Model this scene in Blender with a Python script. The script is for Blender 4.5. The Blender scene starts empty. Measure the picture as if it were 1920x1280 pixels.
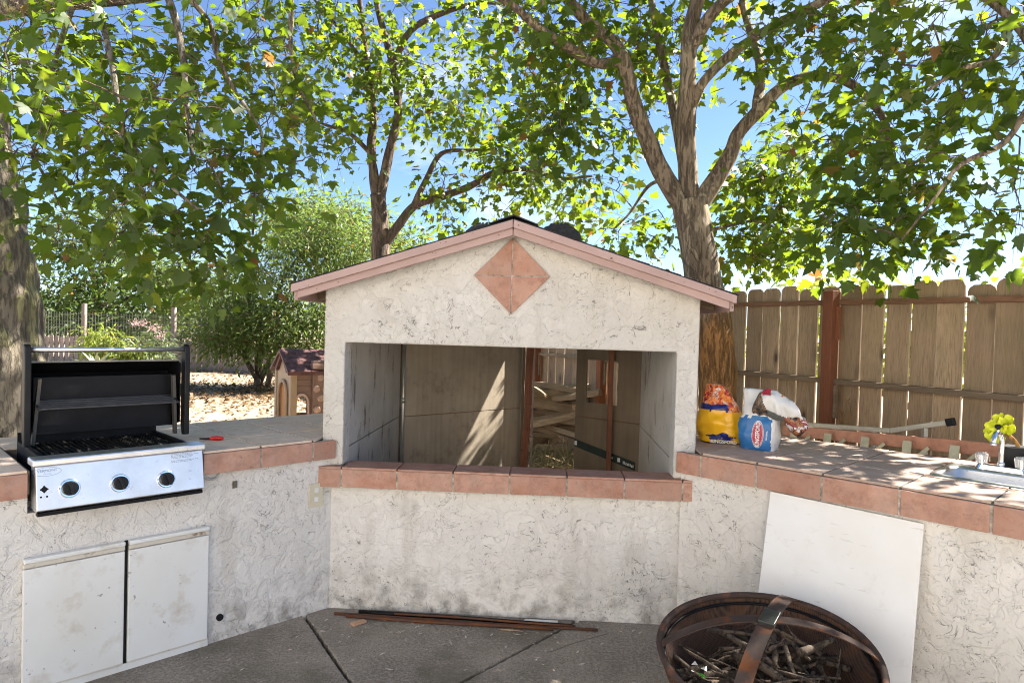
import bpy, bmesh, math, random
import numpy as np
from mathutils import Vector, Matrix
from mathutils.bvhtree import BVHTree

R = math.radians
rnd = random.Random(7)
nrg = np.random.default_rng(11)
scene = bpy.context.scene
COL = scene.collection

# ------------------------------------------------------------------ camera
ROLL, PITCH, EYE, FPX = .028, R(1.2), 1.6, 1280.0
cF = Vector((0, math.cos(PITCH), -math.sin(PITCH)))
cU0 = Vector((0, math.sin(PITCH), math.cos(PITCH)))
cR0 = Vector((1, 0, 0))
cR = cR0 * math.cos(ROLL) + cU0 * math.sin(ROLL)
cU = cU0 * math.cos(ROLL) - cR0 * math.sin(ROLL)
cam_d = bpy.data.cameras.new('camera')
cam_d.sensor_width = 36
cam_d.lens = 36 * FPX / 1920
cam_d.clip_start = .05
cam_d.clip_end = 3000
cam = bpy.data.objects.new('camera', cam_d)
COL.objects.link(cam)
m = Matrix((cR, cU, -cF)).transposed().to_4x4()
m.translation = (0, 0, EYE)
cam.matrix_world = m
scene.camera = cam


def at(px, py, Y):
    """World point at distance Y along the yard, read off the survey of the photograph."""
    d = cF + cR * ((px - 960) / FPX) + cU * ((640 - py) / FPX)
    return Vector((0, 0, EYE)) + d * (Y / d.y)


# ------------------------------------------------------------------ sky, sun, exposure
SUN_AZ, SUN_EL = R(65), R(46)
world = bpy.data.worlds.new('World')
scene.world = world
world.use_nodes = True
wn = world.node_tree
wn.nodes.clear()
w_out = wn.nodes.new('ShaderNodeOutputWorld')
w_bg = wn.nodes.new('ShaderNodeBackground')
w_sky = wn.nodes.new('ShaderNodeTexSky')
w_sky.sky_type = 'NISHITA'
w_sky.sun_disc = False
w_sky.sun_elevation = SUN_EL
w_sky.sun_rotation = SUN_AZ
w_sky.altitude = 100
w_sky.air_density = .7
w_sky.dust_density = .2
w_sky.ozone_density = 4.0
w_bg.inputs['Strength'].default_value = .05
w_tc = wn.nodes.new('ShaderNodeTexCoord')
w_map = wn.nodes.new('ShaderNodeMapping')
w_map.inputs['Scale'].default_value = (1, 1, 2.6)
w_noise = wn.nodes.new('ShaderNodeTexNoise')
w_noise.inputs['Scale'].default_value = 3.2
w_noise.inputs['Detail'].default_value = 7
w_noise.inputs['Roughness'].default_value = .6
w_ramp = wn.nodes.new('ShaderNodeValToRGB')
w_ramp.color_ramp.elements[0].position = .56
w_ramp.color_ramp.elements[0].color = (0, 0, 0, 1)
w_ramp.color_ramp.elements[1].position = .78
w_ramp.color_ramp.elements[1].color = (.75, .75, .75, 1)
w_mix = wn.nodes.new('ShaderNodeMixRGB')
w_mix.inputs['Color2'].default_value = (6.0, 6.2, 6.5, 1)
wn.links.new(w_tc.outputs['Generated'], w_map.inputs['Vector'])
wn.links.new(w_map.outputs['Vector'], w_noise.inputs['Vector'])
wn.links.new(w_noise.outputs['Fac'], w_ramp.inputs['Fac'])
wn.links.new(w_ramp.outputs['Color'], w_mix.inputs['Fac'])
wn.links.new(w_sky.outputs['Color'], w_mix.inputs['Color1'])
wn.links.new(w_mix.outputs['Color'], w_bg.inputs['Color'])
wn.links.new(w_bg.outputs['Background'], w_out.inputs['Surface'])

sun_d = bpy.data.lights.new('sun', 'SUN')
sun_d.energy = 5.0
sun_d.angle = R(.53)
sun_d.color = (1.0, .94, .84)
sun = bpy.data.objects.new('sun', sun_d)
COL.objects.link(sun)
to_sun = Vector((math.sin(SUN_AZ) * math.cos(SUN_EL), math.cos(SUN_AZ) * math.cos(SUN_EL), math.sin(SUN_EL)))
sun.rotation_euler = to_sun.to_track_quat('Z', 'Y').to_euler()
sun.location = to_sun * 40

scene.view_settings.view_transform = 'Standard'
scene.view_settings.look = 'None'
scene.view_settings.exposure = 2.4
scene.view_settings.gamma = 1
scene.view_settings.use_curve_mapping = False
scene.render.engine = 'CYCLES'
cy = scene.cycles
cy.use_denoising = True
cy.max_bounces = 8
cy.diffuse_bounces = 5
cy.glossy_bounces = 4
cy.transmission_bounces = 6
cy.transparent_max_bounces = 8
cy.sample_clamp_indirect = 8
cy.filter_width = 1.05


# ------------------------------------------------------------------ material helpers
class Mat:
    def __init__(s, name, base=(.5, .5, .5), rough=.7, metal=0.0):
        s.m = bpy.data.materials.new(name)
        s.m.use_nodes = True
        s.nt = s.m.node_tree
        s.b = s.nt.nodes['Principled BSDF']
        s.out = s.nt.nodes['Material Output']
        s.b.inputs['Base Color'].default_value = (*base, 1)
        s.b.inputs['Roughness'].default_value = rough
        s.b.inputs['Metallic'].default_value = metal
        s._co = None

    def n(s, t, **kw):
        nd = s.nt.nodes.new('ShaderNode' + t)
        for k, v in kw.items():
            setattr(nd, k, v)
        return nd

    def link(s, a, b):
        s.nt.links.new(a, b)

    def put(s, sock, v):
        if isinstance(v, (int, float)):
            sock.default_value = v
        elif isinstance(v, tuple):
            sock.default_value = (*v, 1) if len(v) == 3 and sock.type == 'RGBA' else v
        else:
            s.link(v, sock)

    def co(s, scale=(1, 1, 1), rand=0.0, rot=(0, 0, 0)):
        tc = s.n('TexCoord')
        v = tc.outputs['Object']
        if rand:
            oi = s.n('ObjectInfo')
            mm = s.n('Math', operation='MULTIPLY')
            s.link(oi.outputs['Random'], mm.inputs[0])
            mm.inputs[1].default_value = rand
            va = s.n('VectorMath', operation='ADD')
            s.link(v, va.inputs[0])
            s.link(mm.outputs[0], va.inputs[1])
            v = va.outputs[0]
        mp = s.n('Mapping')
        mp.inputs['Scale'].default_value = scale
        mp.inputs['Rotation'].default_value = rot
        s.link(v, mp.inputs['Vector'])
        return mp.outputs[0]

    def noise(s, v, scale, detail=4, rough=.55, dist=0.0):
        nd = s.n('TexNoise')
        nd.inputs['Scale'].default_value = scale
        nd.inputs['Detail'].default_value = detail
        nd.inputs['Roughness'].default_value = rough
        nd.inputs['Distortion'].default_value = dist
        s.link(v, nd.inputs['Vector'])
        return nd.outputs['Fac']

    def voro(s, v, scale, feature='F1', out='Distance', rand=1.0):
        nd = s.n('TexVoronoi', feature=feature)
        nd.inputs['Scale'].default_value = scale
        nd.inputs['Randomness'].default_value = rand
        s.link(v, nd.inputs['Vector'])
        return nd.outputs[out]

    def ramp(s, f, *stops):
        nd = s.n('ValToRGB')
        el = nd.color_ramp.elements
        while len(el) < len(stops):
            el.new(.5)
        for e, (p, c) in zip(el, stops):
            e.position = p
            e.color = (c, c, c, 1) if isinstance(c, (int, float)) else (*c, 1)
        s.put(nd.inputs['Fac'], f)
        return nd.outputs['Color']

    def mix(s, f, a, b, mode='MIX'):
        nd = s.n('MixRGB', blend_type=mode)
        s.put(nd.inputs['Fac'], f)
        s.put(nd.inputs['Color1'], a)
        s.put(nd.inputs['Color2'], b)
        return nd.outputs['Color']

    def math(s, op, a, b=0.0):
        nd = s.n('Math', operation=op)
        s.put(nd.inputs[0], a)
        s.put(nd.inputs[1], b)
        return nd.outputs[0]

    def xyz(s, v):
        nd = s.n('SeparateXYZ')
        s.link(v, nd.inputs[0])
        return nd.outputs

    def color(s, c):
        s.put(s.b.inputs['Base Color'], c)

    def rough(s, c):
        s.put(s.b.inputs['Roughness'], c)

    def bump(s, h, strength=.5, dist=.01, prev=None):
        nd = s.n('Bump')
        nd.inputs['Strength'].default_value = strength
        nd.inputs['Distance'].default_value = dist
        s.put(nd.inputs['Height'], h)
        if prev is not None:
            s.link(prev, nd.inputs['Normal'])
        s.link(nd.outputs[0], s.b.inputs['Normal'])
        return nd.outputs[0]

    def rand(s):
        return s.n('ObjectInfo').outputs['Random']


M = {}


def stucco(name, base, grime=1.0):
    k = Mat(name, base, .92)
    v = k.co()
    n1 = k.noise(v, 9.5, 3.5, .6, 1.0)
    n1b = k.noise(v, 21, 3.0, .55, .8)
    plate = k.ramp(n1, (.44, 0.0), (.505, 1.0))
    plate2 = k.ramp(n1b, (.46, 0.0), (.52, 1.0))
    line = k.ramp(n1, (.480, 0.0), (.493, 1.0), (.503, 0.0))
    line2 = k.ramp(n1b, (.486, 0.0), (.496, 1.0), (.504, 0.0))
    mask = k.ramp(k.noise(v, 4.5, 3), (.38, 0.0), (.52, 1.0))
    brk = k.ramp(k.noise(v, 24, 3), (.46, 0.0), (.55, 1.0))
    dl = k.math('MULTIPLY', k.math('MULTIPLY', line, brk), mask)
    dl2 = k.math('MULTIPLY', k.math('MULTIPLY', line2, brk), k.ramp(k.noise(v, 2.6, 3), (.48, 0.0), (.62, 1.0)))
    dl = k.math('MULTIPLY', k.math('MAXIMUM', dl, dl2), k.ramp(k.noise(v, 1.3, 4, .6), (.36, .25), (.56, 1.0)))
    big = k.noise(v, 1.6, 5, .6)
    c = k.mix(k.ramp(big, (.35, 0.0), (.68, 1.0)), base, tuple(b * f for b, f in zip(base, (.86, .84, .80))))
    c = k.mix(k.ramp(k.noise(v, 38, 3), (.35, 0.0), (.75, .35)), c, tuple(b * .8 for b in base))
    c = k.mix(k.math('MULTIPLY', k.math('MULTIPLY', plate, k.ramp(k.noise(v, 2.2, 4, .6), (.35, .15), (.65, 1.0))), .42), c, tuple(b * f for b, f in zip(base, (.74, .735, .73))))
    c = k.mix(k.math('MULTIPLY', dl, .95), c, (.075, .06, .045))
    c = k.mix(k.ramp(k.noise(k.co((3, 3, .9)), 1.6, 6, .7), (.52, 0.0), (.72, .45)), c, (.36, .32, .26))
    # splash-back dirt along the foot of the wall and specks of mould
    z = k.xyz(v)[2]
    foot = k.ramp(z, (.0, 1.0), (.30, 0.0))
    spl = k.math('MULTIPLY', foot, k.ramp(k.noise(v, 11, 5, .65), (.44, 0.0), (.64, 1.0)))
    c = k.mix(k.math('MULTIPLY', spl, .75 * grime), c, (.13, .115, .095))
    sp = k.math('MULTIPLY', k.ramp(k.noise(v, 55, 2), (.65, 0.0), (.69, 1.0)), k.ramp(k.noise(v, 3.1, 2), (.46, 0.0), (.6, 1.0)))
    c = k.mix(k.math('MULTIPLY', sp, .7), c, (.12, .10, .08))
    k.color(c)
    h = k.math('ADD', k.math('MULTIPLY', plate, .6), k.math('MULTIPLY', plate2, .35))
    h = k.math('SUBTRACT', k.math('ADD', h, k.math('MULTIPLY', k.noise(v, 90, 3), .25)), k.math('MULTIPLY', dl, .5))
    k.bump(h, .65, .007)
    return k.m


M['stucco'] = stucco('stucco', (.74, .715, .68))
M['stucco_cream'] = stucco('stucco_cream', (.63, .605, .565), .8)


def tile_mat(name, a, b, dust, dustamt, rough=.55):
    k = Mat(name, a, rough)
    k.b.inputs['Specular IOR Level'].default_value = .25
    v = k.co((1, 1, 1), 37.0)
    c = k.mix(k.ramp(k.noise(v, 9, 5, .65), (.35, 0.0), (.68, 1.0)), a, b)
    c = k.mix(k.ramp(k.noise(v, 16, 6, .75), (.46, 0.0), (.66, .75)), c, tuple(x * .55 for x in a))
    c = k.mix(k.ramp(k.noise(v, 6, 5, .7), (.55, 0.0), (.7, .5)), c, tuple(min(1, x * 1.35 + .05) for x in b))
    c = k.mix(k.math('MULTIPLY', k.rand(), .6), c, tuple(x * .72 for x in a))
    c = k.mix(k.math('MULTIPLY', k.ramp(k.noise(v, 5, 6, .7), (.35, 0.0), (.65, 1.0)), dustamt), c, dust)
    c = k.mix(k.ramp(k.noise(v, 42, 3), (.63, 0.0), (.72, .45)), c, tuple(x * .5 for x in a))
    k.color(c)
    k.rough(k.ramp(k.noise(v, 12, 4), (.3, rough - .12), (.7, rough + .2)))
    k.bump(k.noise(v, 30, 4), .12, .004)
    return k.m


M['terracotta'] = tile_mat('terracotta', (.41, .195, .13), (.50, .275, .195), (.47, .37, .31), .4, .75)
M['top_tile'] = tile_mat('top_tile', (.47, .315, .235), (.52, .365, .285), (.52, .44, .37), .5, .6)
M['top_tile_grey'] = tile_mat('top_tile_grey', (.72, .54, .40), (.76, .59, .46), (.72, .61, .49), .6, .7)


def plain(name, base, rough=.6, metal=0.0, var=.15, scale=14, bump=.1, bdist=.004, spec=.5):
    k = Mat(name, base, rough, metal)
    k.b.inputs['Specular IOR Level'].default_value = spec
    v = k.co((1, 1, 1), 11.0)
    n = k.noise(v, scale, 5, .6)
    k.color(k.mix(k.ramp(n, (.3, 0.0), (.7, 1.0)), base, tuple(x * (1 - var * 2) for x in base)))
    if bump:
        k.bump(k.noise(v, scale * 3, 4), bump, bdist)
    return k.m


M['grout'] = plain('grout', (.16, .135, .105), .9, 0, .35, 30, .4)
M['grout_light'] = plain('grout_light', (.56, .48, .40), .9, 0, .4, 30, .4)
M['black_metal'] = plain('black_metal', (.006, .006, .0075), .55, 0, .3, 20, spec=.22)
M['black_plastic'] = plain('black_plastic', (.010, .010, .011), .5, 0, .2, 20, .05, spec=.3)
M['dark_void'] = plain('dark_void', (.01, .01, .01), .9)
M['white_print'] = plain('white_print', (.75, .75, .72), .5, 0, .05)
M['dark_print'] = plain('dark_print', (.03, .035, .06), .5, 0, .05)
M['red_plastic'] = plain('red_plastic', (.62, .02, .015), .3, 0, .1, 10, 0)
M['roofing'] = plain('roofing', (.045, .042, .04), .95, 0, .3, 60, .8, .006)
M['cardboard'] = plain('cardboard', (.55, .33, .20), .8)
M['green_leaf_plastic'] = plain('green_leaf_plastic', (.08, .65, .02), .4, 0, .05)


def fascia_mat():
    k = Mat('pink_paint', (.5, .32, .29), .6)
    v = k.co((1, 1, 1), 9.0)
    c = k.mix(k.ramp(k.noise(v, 3, 5), (.3, 0.0), (.7, 1.0)), (.42, .29, .265), (.34, .23, .205))
    c = k.mix(k.ramp(k.noise(v, 16, 4, .7), (.66, 0.0), (.72, .8)), c, (.22, .13, .10))
    c = k.mix(k.ramp(k.noise(v, 45, 2), (.70, 0.0), (.74, .9)), c, (.06, .045, .04))
    k.color(c)
    k.bump(k.noise(k.co((2, 2, 30), 9.0), 4, 3), .15, .004)
    return k.m


M['pink'] = fascia_mat()


def wood(name, a, b, knots=True, axis=2, rand=53.0, green=.0, rough=.85, stretch=14):
    k = Mat(name, a, rough)
    sc = [stretch, stretch, stretch]
    sc[axis] = 1.1
    v = k.co(tuple(sc), rand)
    g = k.noise(v, 2.2, 6, .65, .6)
    c = k.mix(k.ramp(g, (.28, 0.0), (.72, 1.0)), a, b)
    fine = k.noise(v, 9, 4, .6, .3)
    c = k.mix(k.ramp(fine, (.47, 0.0), (.66, .75)), c, tuple(x * .40 for x in a))
    c = k.mix(k.math('MULTIPLY', k.rand(), .7), c, tuple(x * .66 for x in b))
    v2 = k.co((1, 1, 1), rand)
    if green:
        c = k.mix(k.ramp(k.noise(v2, 2.5, 3), (.45, 0.0), (.7, green)), c, (.11, .12, .05))
    h = k.math('ADD', g, k.math('MULTIPLY', fine, .5))
    if knots:
        ks = [4.6, .2, 4.6]
        ks[axis] = 1.9
        kv = k.voro(k.co(tuple(ks), rand), 1.0)
        kn = k.ramp(kv, (.06, 1.0), (.09, .55), (.19, 0.0))
        c = k.mix(k.math('MULTIPLY', kn, .85), c, (.035, .02, .012))
    st = k.noise(k.co(tuple(3.5 if i != axis else .5 for i in range(3)), rand), 1.5, 4)
    c = k.mix(k.ramp(st, (.52, 0.0), (.68, .5)), c, tuple(x * .5 for x in b))
    k.color(c)
    k.bump(h, .6, .006)
    return k.m


M['fence_wood'] = wood('fence_wood', (.50, .365, .225), (.34, .235, .14), True, 2, 53.0, .25)
M['rail_wood'] = wood('rail_wood', (.36, .27, .17), (.19, .135, .085), False, 0)
M['red_post'] = wood('red_post', (.34, .125, .05), (.22, .075, .035), True, 2)
M['brown_rail'] = wood('brown_rail', (.27, .135, .07), (.19, .10, .055), False, 0)
M['pale_wood'] = wood('pale_wood', (.42, .34, .30), (.30, .235, .20), False, 2)
M['plank_wood'] = wood('plank_wood', (.62, .45, .28), (.36, .24, .14), False, 0)
M['rust_wood'] = wood('rust_wood', (.32, .12, .06), (.17, .065, .035), False, 2)


def ply_mat(name, base, stain):
    k = Mat(name, base, .85)
    v = k.co()
    c = k.mix(k.ramp(k.noise(v, 2.4, 5, .65), (.35, 0.0), (.7, 1.0)), base, tuple(x * .72 for x in base))
    c = k.mix(k.ramp(k.noise(k.co((14, 14, .8)), 2, 5), (.45, 0.0), (.7, .35)), c, tuple(x * .5 for x in base))
    c = k.mix(k.ramp(k.noise(v, 4, 6, .75), (.55, 0.0), (.72, stain)), c, (.10, .08, .06))
    k.color(c)
    k.bump(k.noise(k.co((20, 20, 2)), 2, 4), .2, .004)
    return k.m


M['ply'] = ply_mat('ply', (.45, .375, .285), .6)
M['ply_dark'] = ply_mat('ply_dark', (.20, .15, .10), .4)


def peel_mat():
    k = Mat('peeling_paint', (.55, .52, .47), .8)
    v = k.co()
    c = k.mix(k.ramp(k.noise(v, 3, 5), (.35, 0.0), (.7, 1.0)), (.56, .535, .49), (.43, .40, .35))
    pv = k.co((9, 9, 1.6))
    pe = k.math('MULTIPLY', k.ramp(k.noise(pv, 1.8, 6, .75), (.56, 0.0), (.60, 1.0)), k.ramp(k.noise(v, 3.3, 3), (.45, 0.0), (.58, 1.0)))
    c = k.mix(pe, c, (.17, .145, .12))
    k.color(c)
    k.bump(k.math('SUBTRACT', k.noise(v, 20, 3), pe), .3, .004)
    return k.m


M['peel'] = peel_mat()


def door_mat():
    k = Mat('white_enamel', (.70, .71, .70), .38)
    v = k.co()
    c = k.mix(k.ramp(k.noise(v, 2.2, 5), (.4, 0.0), (.75, 1.0)), (.73, .74, .73), (.66, .65, .60))
    c = k.mix(k.ramp(k.noise(v, 7, 6, .7), (.54, 0.0), (.74, .55)), c, (.42, .33, .22))
    c = k.mix(k.ramp(k.noise(v, 30, 3), (.69, 0.0), (.73, .7)), c, (.2, .19, .18))
    k.color(c)
    k.bump(k.noise(v, 3, 2), .12, .01)
    return k.m


M['enamel'] = door_mat()


def rusty(name, base, rust, amt, rough=.55, metal=.3):
    k = Mat(name, base, rough, metal)
    k.b.inputs['Specular IOR Level'].default_value = .2
    v = k.co((1, 1, 1), 17.0)
    f = k.ramp(k.noise(v, 9, 6, .7), (.62 - amt * .3, 0.0), (.72 - amt * .2, 1.0))
    k.color(k.mix(f, base, k.mix(k.noise(v, 40, 3), rust, tuple(x * .5 for x in rust))))
    k.bump(k.noise(v, 50, 4), .3, .003)
    return k.m


M['rust_edge'] = rusty('rust_edge', (.62, .58, .50), (.25, .11, .03), .15)
M['grate'] = rusty('grate', (.012, .012, .012), (.42, .38, .30), .22, .5, 0)
M['rust_bar'] = rusty('rust_bar', (.10, .055, .04), (.20, .075, .03), .6, .7)
M['strap'] = rusty('strap', (.055, .038, .032), (.18, .06, .018), .38, .85, .0)
bpy.data.materials['strap'].node_tree.nodes['Principled BSDF'].inputs['Specular IOR Level'].default_value = .25
M['rim'] = rusty('rim', (.06, .040, .033), (.20, .09, .055), .3, .75, 0.0)


def steel_mat(name, base, rough, streak=(2, 60, 60)):
    k = Mat(name, base, rough, 1.0)
    v = k.co(streak)
    n = k.noise(v, 3, 3)
    v2 = k.co()
    blot = k.noise(v2, 7, 5, .65)
    c = k.mix(k.ramp(blot, (.4, 0.0), (.75, .6)), base, tuple(x * .72 for x in base))
    c = k.mix(k.ramp(k.noise(v2, 30, 4), (.66, 0.0), (.74, .6)), c, (.25, .2, .16))
    k.color(c)
    k.rough(k.math('ADD', k.math('MULTIPLY', n, .14), k.math('ADD', rough - .12, k.math('MULTIPLY', blot, .12))))
    k.bump(k.noise(v2, 3.0, 2), .12, .02)
    return k.m


M['steel'] = steel_mat('steel', (.80, .80, .81), .38)
M['sink_steel'] = steel_mat('sink_steel', (.66, .66, .64), .3)
M['chrome'] = plain('chrome', (.85, .85, .86), .08, 1.0, .02, 5, 0)
M['alu'] = plain('alu', (.60, .60, .56), .4, .8, .12, 20)
M['alu_pale'] = plain('alu_pale', (.62, .60, .50), .55, .3, .1, 20)
M['orange_frp'] = plain('orange_frp', (.52, .24, .15), .5, 0, .15, 25)
M['red_frp'] = plain('red_frp', (.36, .085, .04), .5, 0, .15, 25)
M['step_green'] = plain('step_green', (.50, .47, .32), .5, .2, .12, 25)


def concrete_mat():
    k = Mat('concrete', (.24, .215, .19), .9)
    v = k.co((1, 1, 1), 0)
    c = k.mix(k.ramp(k.noise(v, 1.3, 5, .6), (.35, 0.0), (.7, 1.0)), (.30, .25, .195), (.135, .11, .08))
    c = k.mix(k.ramp(k.noise(v, 4.5, 6, .7), (.48, 0.0), (.72, .6)), c, (.13, .115, .09))
    c = k.mix(k.ramp(k.noise(v, 60, 4, .7), (.42, 0.0), (.66, .8)), c, (.37, .34, .30))
    c = k.mix(k.ramp(k.noise(v, 110, 2), (.58, 0.0), (.68, .8)), c, (.07, .06, .05))
    c = k.mix(k.ramp(k.noise(v, 15, 4, .6), (.72, 0.0), (.745, .8)), c, (.48, .46, .43))
    c = k.mix(k.ramp(k.noise(v, 2.2, 5, .65), (.48, 0.0), (.66, .65)), c, (.105, .09, .055))
    cr_ = k.voro(k.mix(.12, k.co(), k.n('TexNoise').outputs['Color']), 1.1, 'DISTANCE_TO_EDGE')
    c = k.mix(k.math('MULTIPLY', k.ramp(cr_, (.0, 1.0), (.006, 0.0)), k.ramp(k.noise(v, 1.7, 2), (.5, 0.0), (.56, .8))), c, (.05, .042, .032))
    k.color(c)
    k.bump(k.noise(v, 110, 4, .7), .7, .006)
    return k.m


M['concrete'] = concrete_mat()


def yard_mat():
    k = Mat('dry_earth', (.35, .27, .17), .95)
    v = k.co()
    c = k.mix(k.ramp(k.noise(v, .6, 5, .6), (.35, 0.0), (.68, 1.0)), (.38, .30, .20), (.25, .185, .11))
    c = k.mix(k.ramp(k.noise(v, 5, 6, .7), (.45, 0.0), (.7, .7)), c, (.20, .145, .085))
    c = k.mix(k.ramp(k.noise(v, 30, 5, .7), (.45, 0.0), (.65, .6)), c, (.44, .36, .25))
    k.color(c)
    k.bump(k.noise(v, 12, 6, .7), .7, .03)
    return k.m


M['earth'] = yard_mat()


def leaf_mat(name, dark, light, trans, tw=.5):
    k = Mat(name, dark, .5)
    a = k.n('Attribute', attribute_name='var')
    f = a.outputs['Fac']
    k.color(k.ramp(f, (.0, dark), (.75, light), (.93, tuple((light[0] * 1.5, light[1] * 1.2, light[2]))), (1.0, (.16, .08, .025))))
    tr = k.n('BsdfTranslucent')
    k.put(tr.inputs['Color'], k.ramp(f, (.0, tuple(x * .7 for x in trans)), (.7, trans), (.95, (trans[0] * 1.5, trans[1] * 1.08, trans[2])), (1.0, (.35, .17, .04))))
    mx = k.n('MixShader')
    mx.inputs[0].default_value = tw
    k.link(k.b.outputs[0], mx.inputs[1])
    k.link(tr.outputs[0], mx.inputs[2])
    k.link(mx.outputs[0], k.out.inputs['Surface'])
    return k.m


M['plane_leaf'] = leaf_mat('plane_leaf', (.018, .046, .008), (.050, .095, .014), (.25, .36, .016), .5)
M['far_leaf'] = leaf_mat('far_leaf', (.05, .085, .02), (.125, .17, .04), (.20, .30, .05), .5)
M['mid_leaf'] = leaf_mat('mid_leaf', (.03, .06, .014), (.09, .14, .03), (.18, .28, .04), .45)
M['lime_leaf'] = leaf_mat('lime_leaf', (.12, .17, .03), (.20, .26, .05), (.42, .50, .06), .5)
M['grey_leaf'] = leaf_mat('grey_leaf', (.07, .10, .05), (.12, .15, .08), (.2, .27, .09), .4)
M['pink_petal'] = leaf_mat('pink_petal', (.5, .32, .32), (.6, .42, .4), (.5, .35, .35), .4)
M['dry_leaf'] = leaf_mat('dry_leaf', (.10, .055, .025), (.22, .135, .065), (.15, .09, .04), .2)
M['crumb'] = leaf_mat('crumb', (.14, .085, .05), (.55, .50, .44), (.2, .15, .1), .1)
M['straw'] = leaf_mat('straw', (.34, .25, .11), (.45, .36, .19), (.3, .22, .1), .2)


def bark_mat(name, a, b, patch, low=None):
    k = Mat(name, a, .9)
    v = k.co()
    vs = k.co((1, 1, .35))
    c = k.mix(k.ramp(k.noise(vs, 7, 6, .65), (.35, 0.0), (.68, 1.0)), a, b)
    pt = k.ramp(k.noise(vs, 4.5, 4, .5, .8), (.54, 0.0), (.57, 1.0))
    c = k.mix(k.math('MULTIPLY', pt, .75), c, patch)
    if low:
        z = k.xyz(v)[2]
        f = k.math('MULTIPLY', k.ramp(k.math('ADD', k.math('MULTIPLY', z, .4), k.math('MULTIPLY', k.noise(vs, 5, 3), .3)), (.83, 1.0), (.93, 0.0)), .85)
        c = k.mix(f, c, k.mix(k.noise(k.co((5, 5, 1)), 5, 5), low, tuple(x * .45 for x in low)))
    cr = k.noise(k.co((22, 22, 4)), 1.6, 6, .7)
    c = k.mix(k.ramp(cr, (.55, 0.0), (.68, .7)), c, tuple(x * .28 for x in a))
    k.color(c)
    k.bump(k.math('SUBTRACT', k.math('ADD', pt, k.noise(vs, 14, 5)), k.ramp(cr, (.5, 0.0), (.66, 1.6))), .9, .02)
    return k.m


M['bark'] = bark_mat('bark', (.27, .205, .14), (.165, .12, .078), (.36, .285, .19), (.52, .25, .07))
M['bark_grey'] = bark_mat('bark_grey', (.235, .20, .15), (.13, .105, .075), (.35, .32, .15))
M['bark_dark'] = bark_mat('bark_dark', (.16, .11, .08), (.10, .07, .05), (.22, .16, .11))
M['stick'] = bark_mat('stick', (.115, .082, .056), (.07, .048, .032), (.17, .12, .08))


def sheet_mesh_mat():
    k = Mat('wire_gauze', (.06, .035, .025), .8, .0)
    k.b.inputs['Specular IOR Level'].default_value = .25
    v = k.co()
    s = k.n('TexWave', wave_type='BANDS', bands_direction='X')
    s.inputs['Scale'].default_value = 55
    k.link(v, s.inputs['Vector'])
    s2 = k.n('TexWave', wave_type='BANDS', bands_direction='Y')
    s2.inputs['Scale'].default_value = 55
    k.link(v, s2.inputs['Vector'])
    h = k.math('MAXIMUM', s.outputs['Fac'], s2.outputs['Fac'])
    c = k.mix(h, (.012, .009, .008), (.085, .05, .036))
    c = k.mix(k.ramp(k.noise(v, 12, 5), (.5, 0.0), (.7, .6)), c, (.13, .06, .03))
    k.color(c)
    k.bump(h, .5, .003)
    return k.m


M['gauze'] = sheet_mesh_mat()


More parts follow.
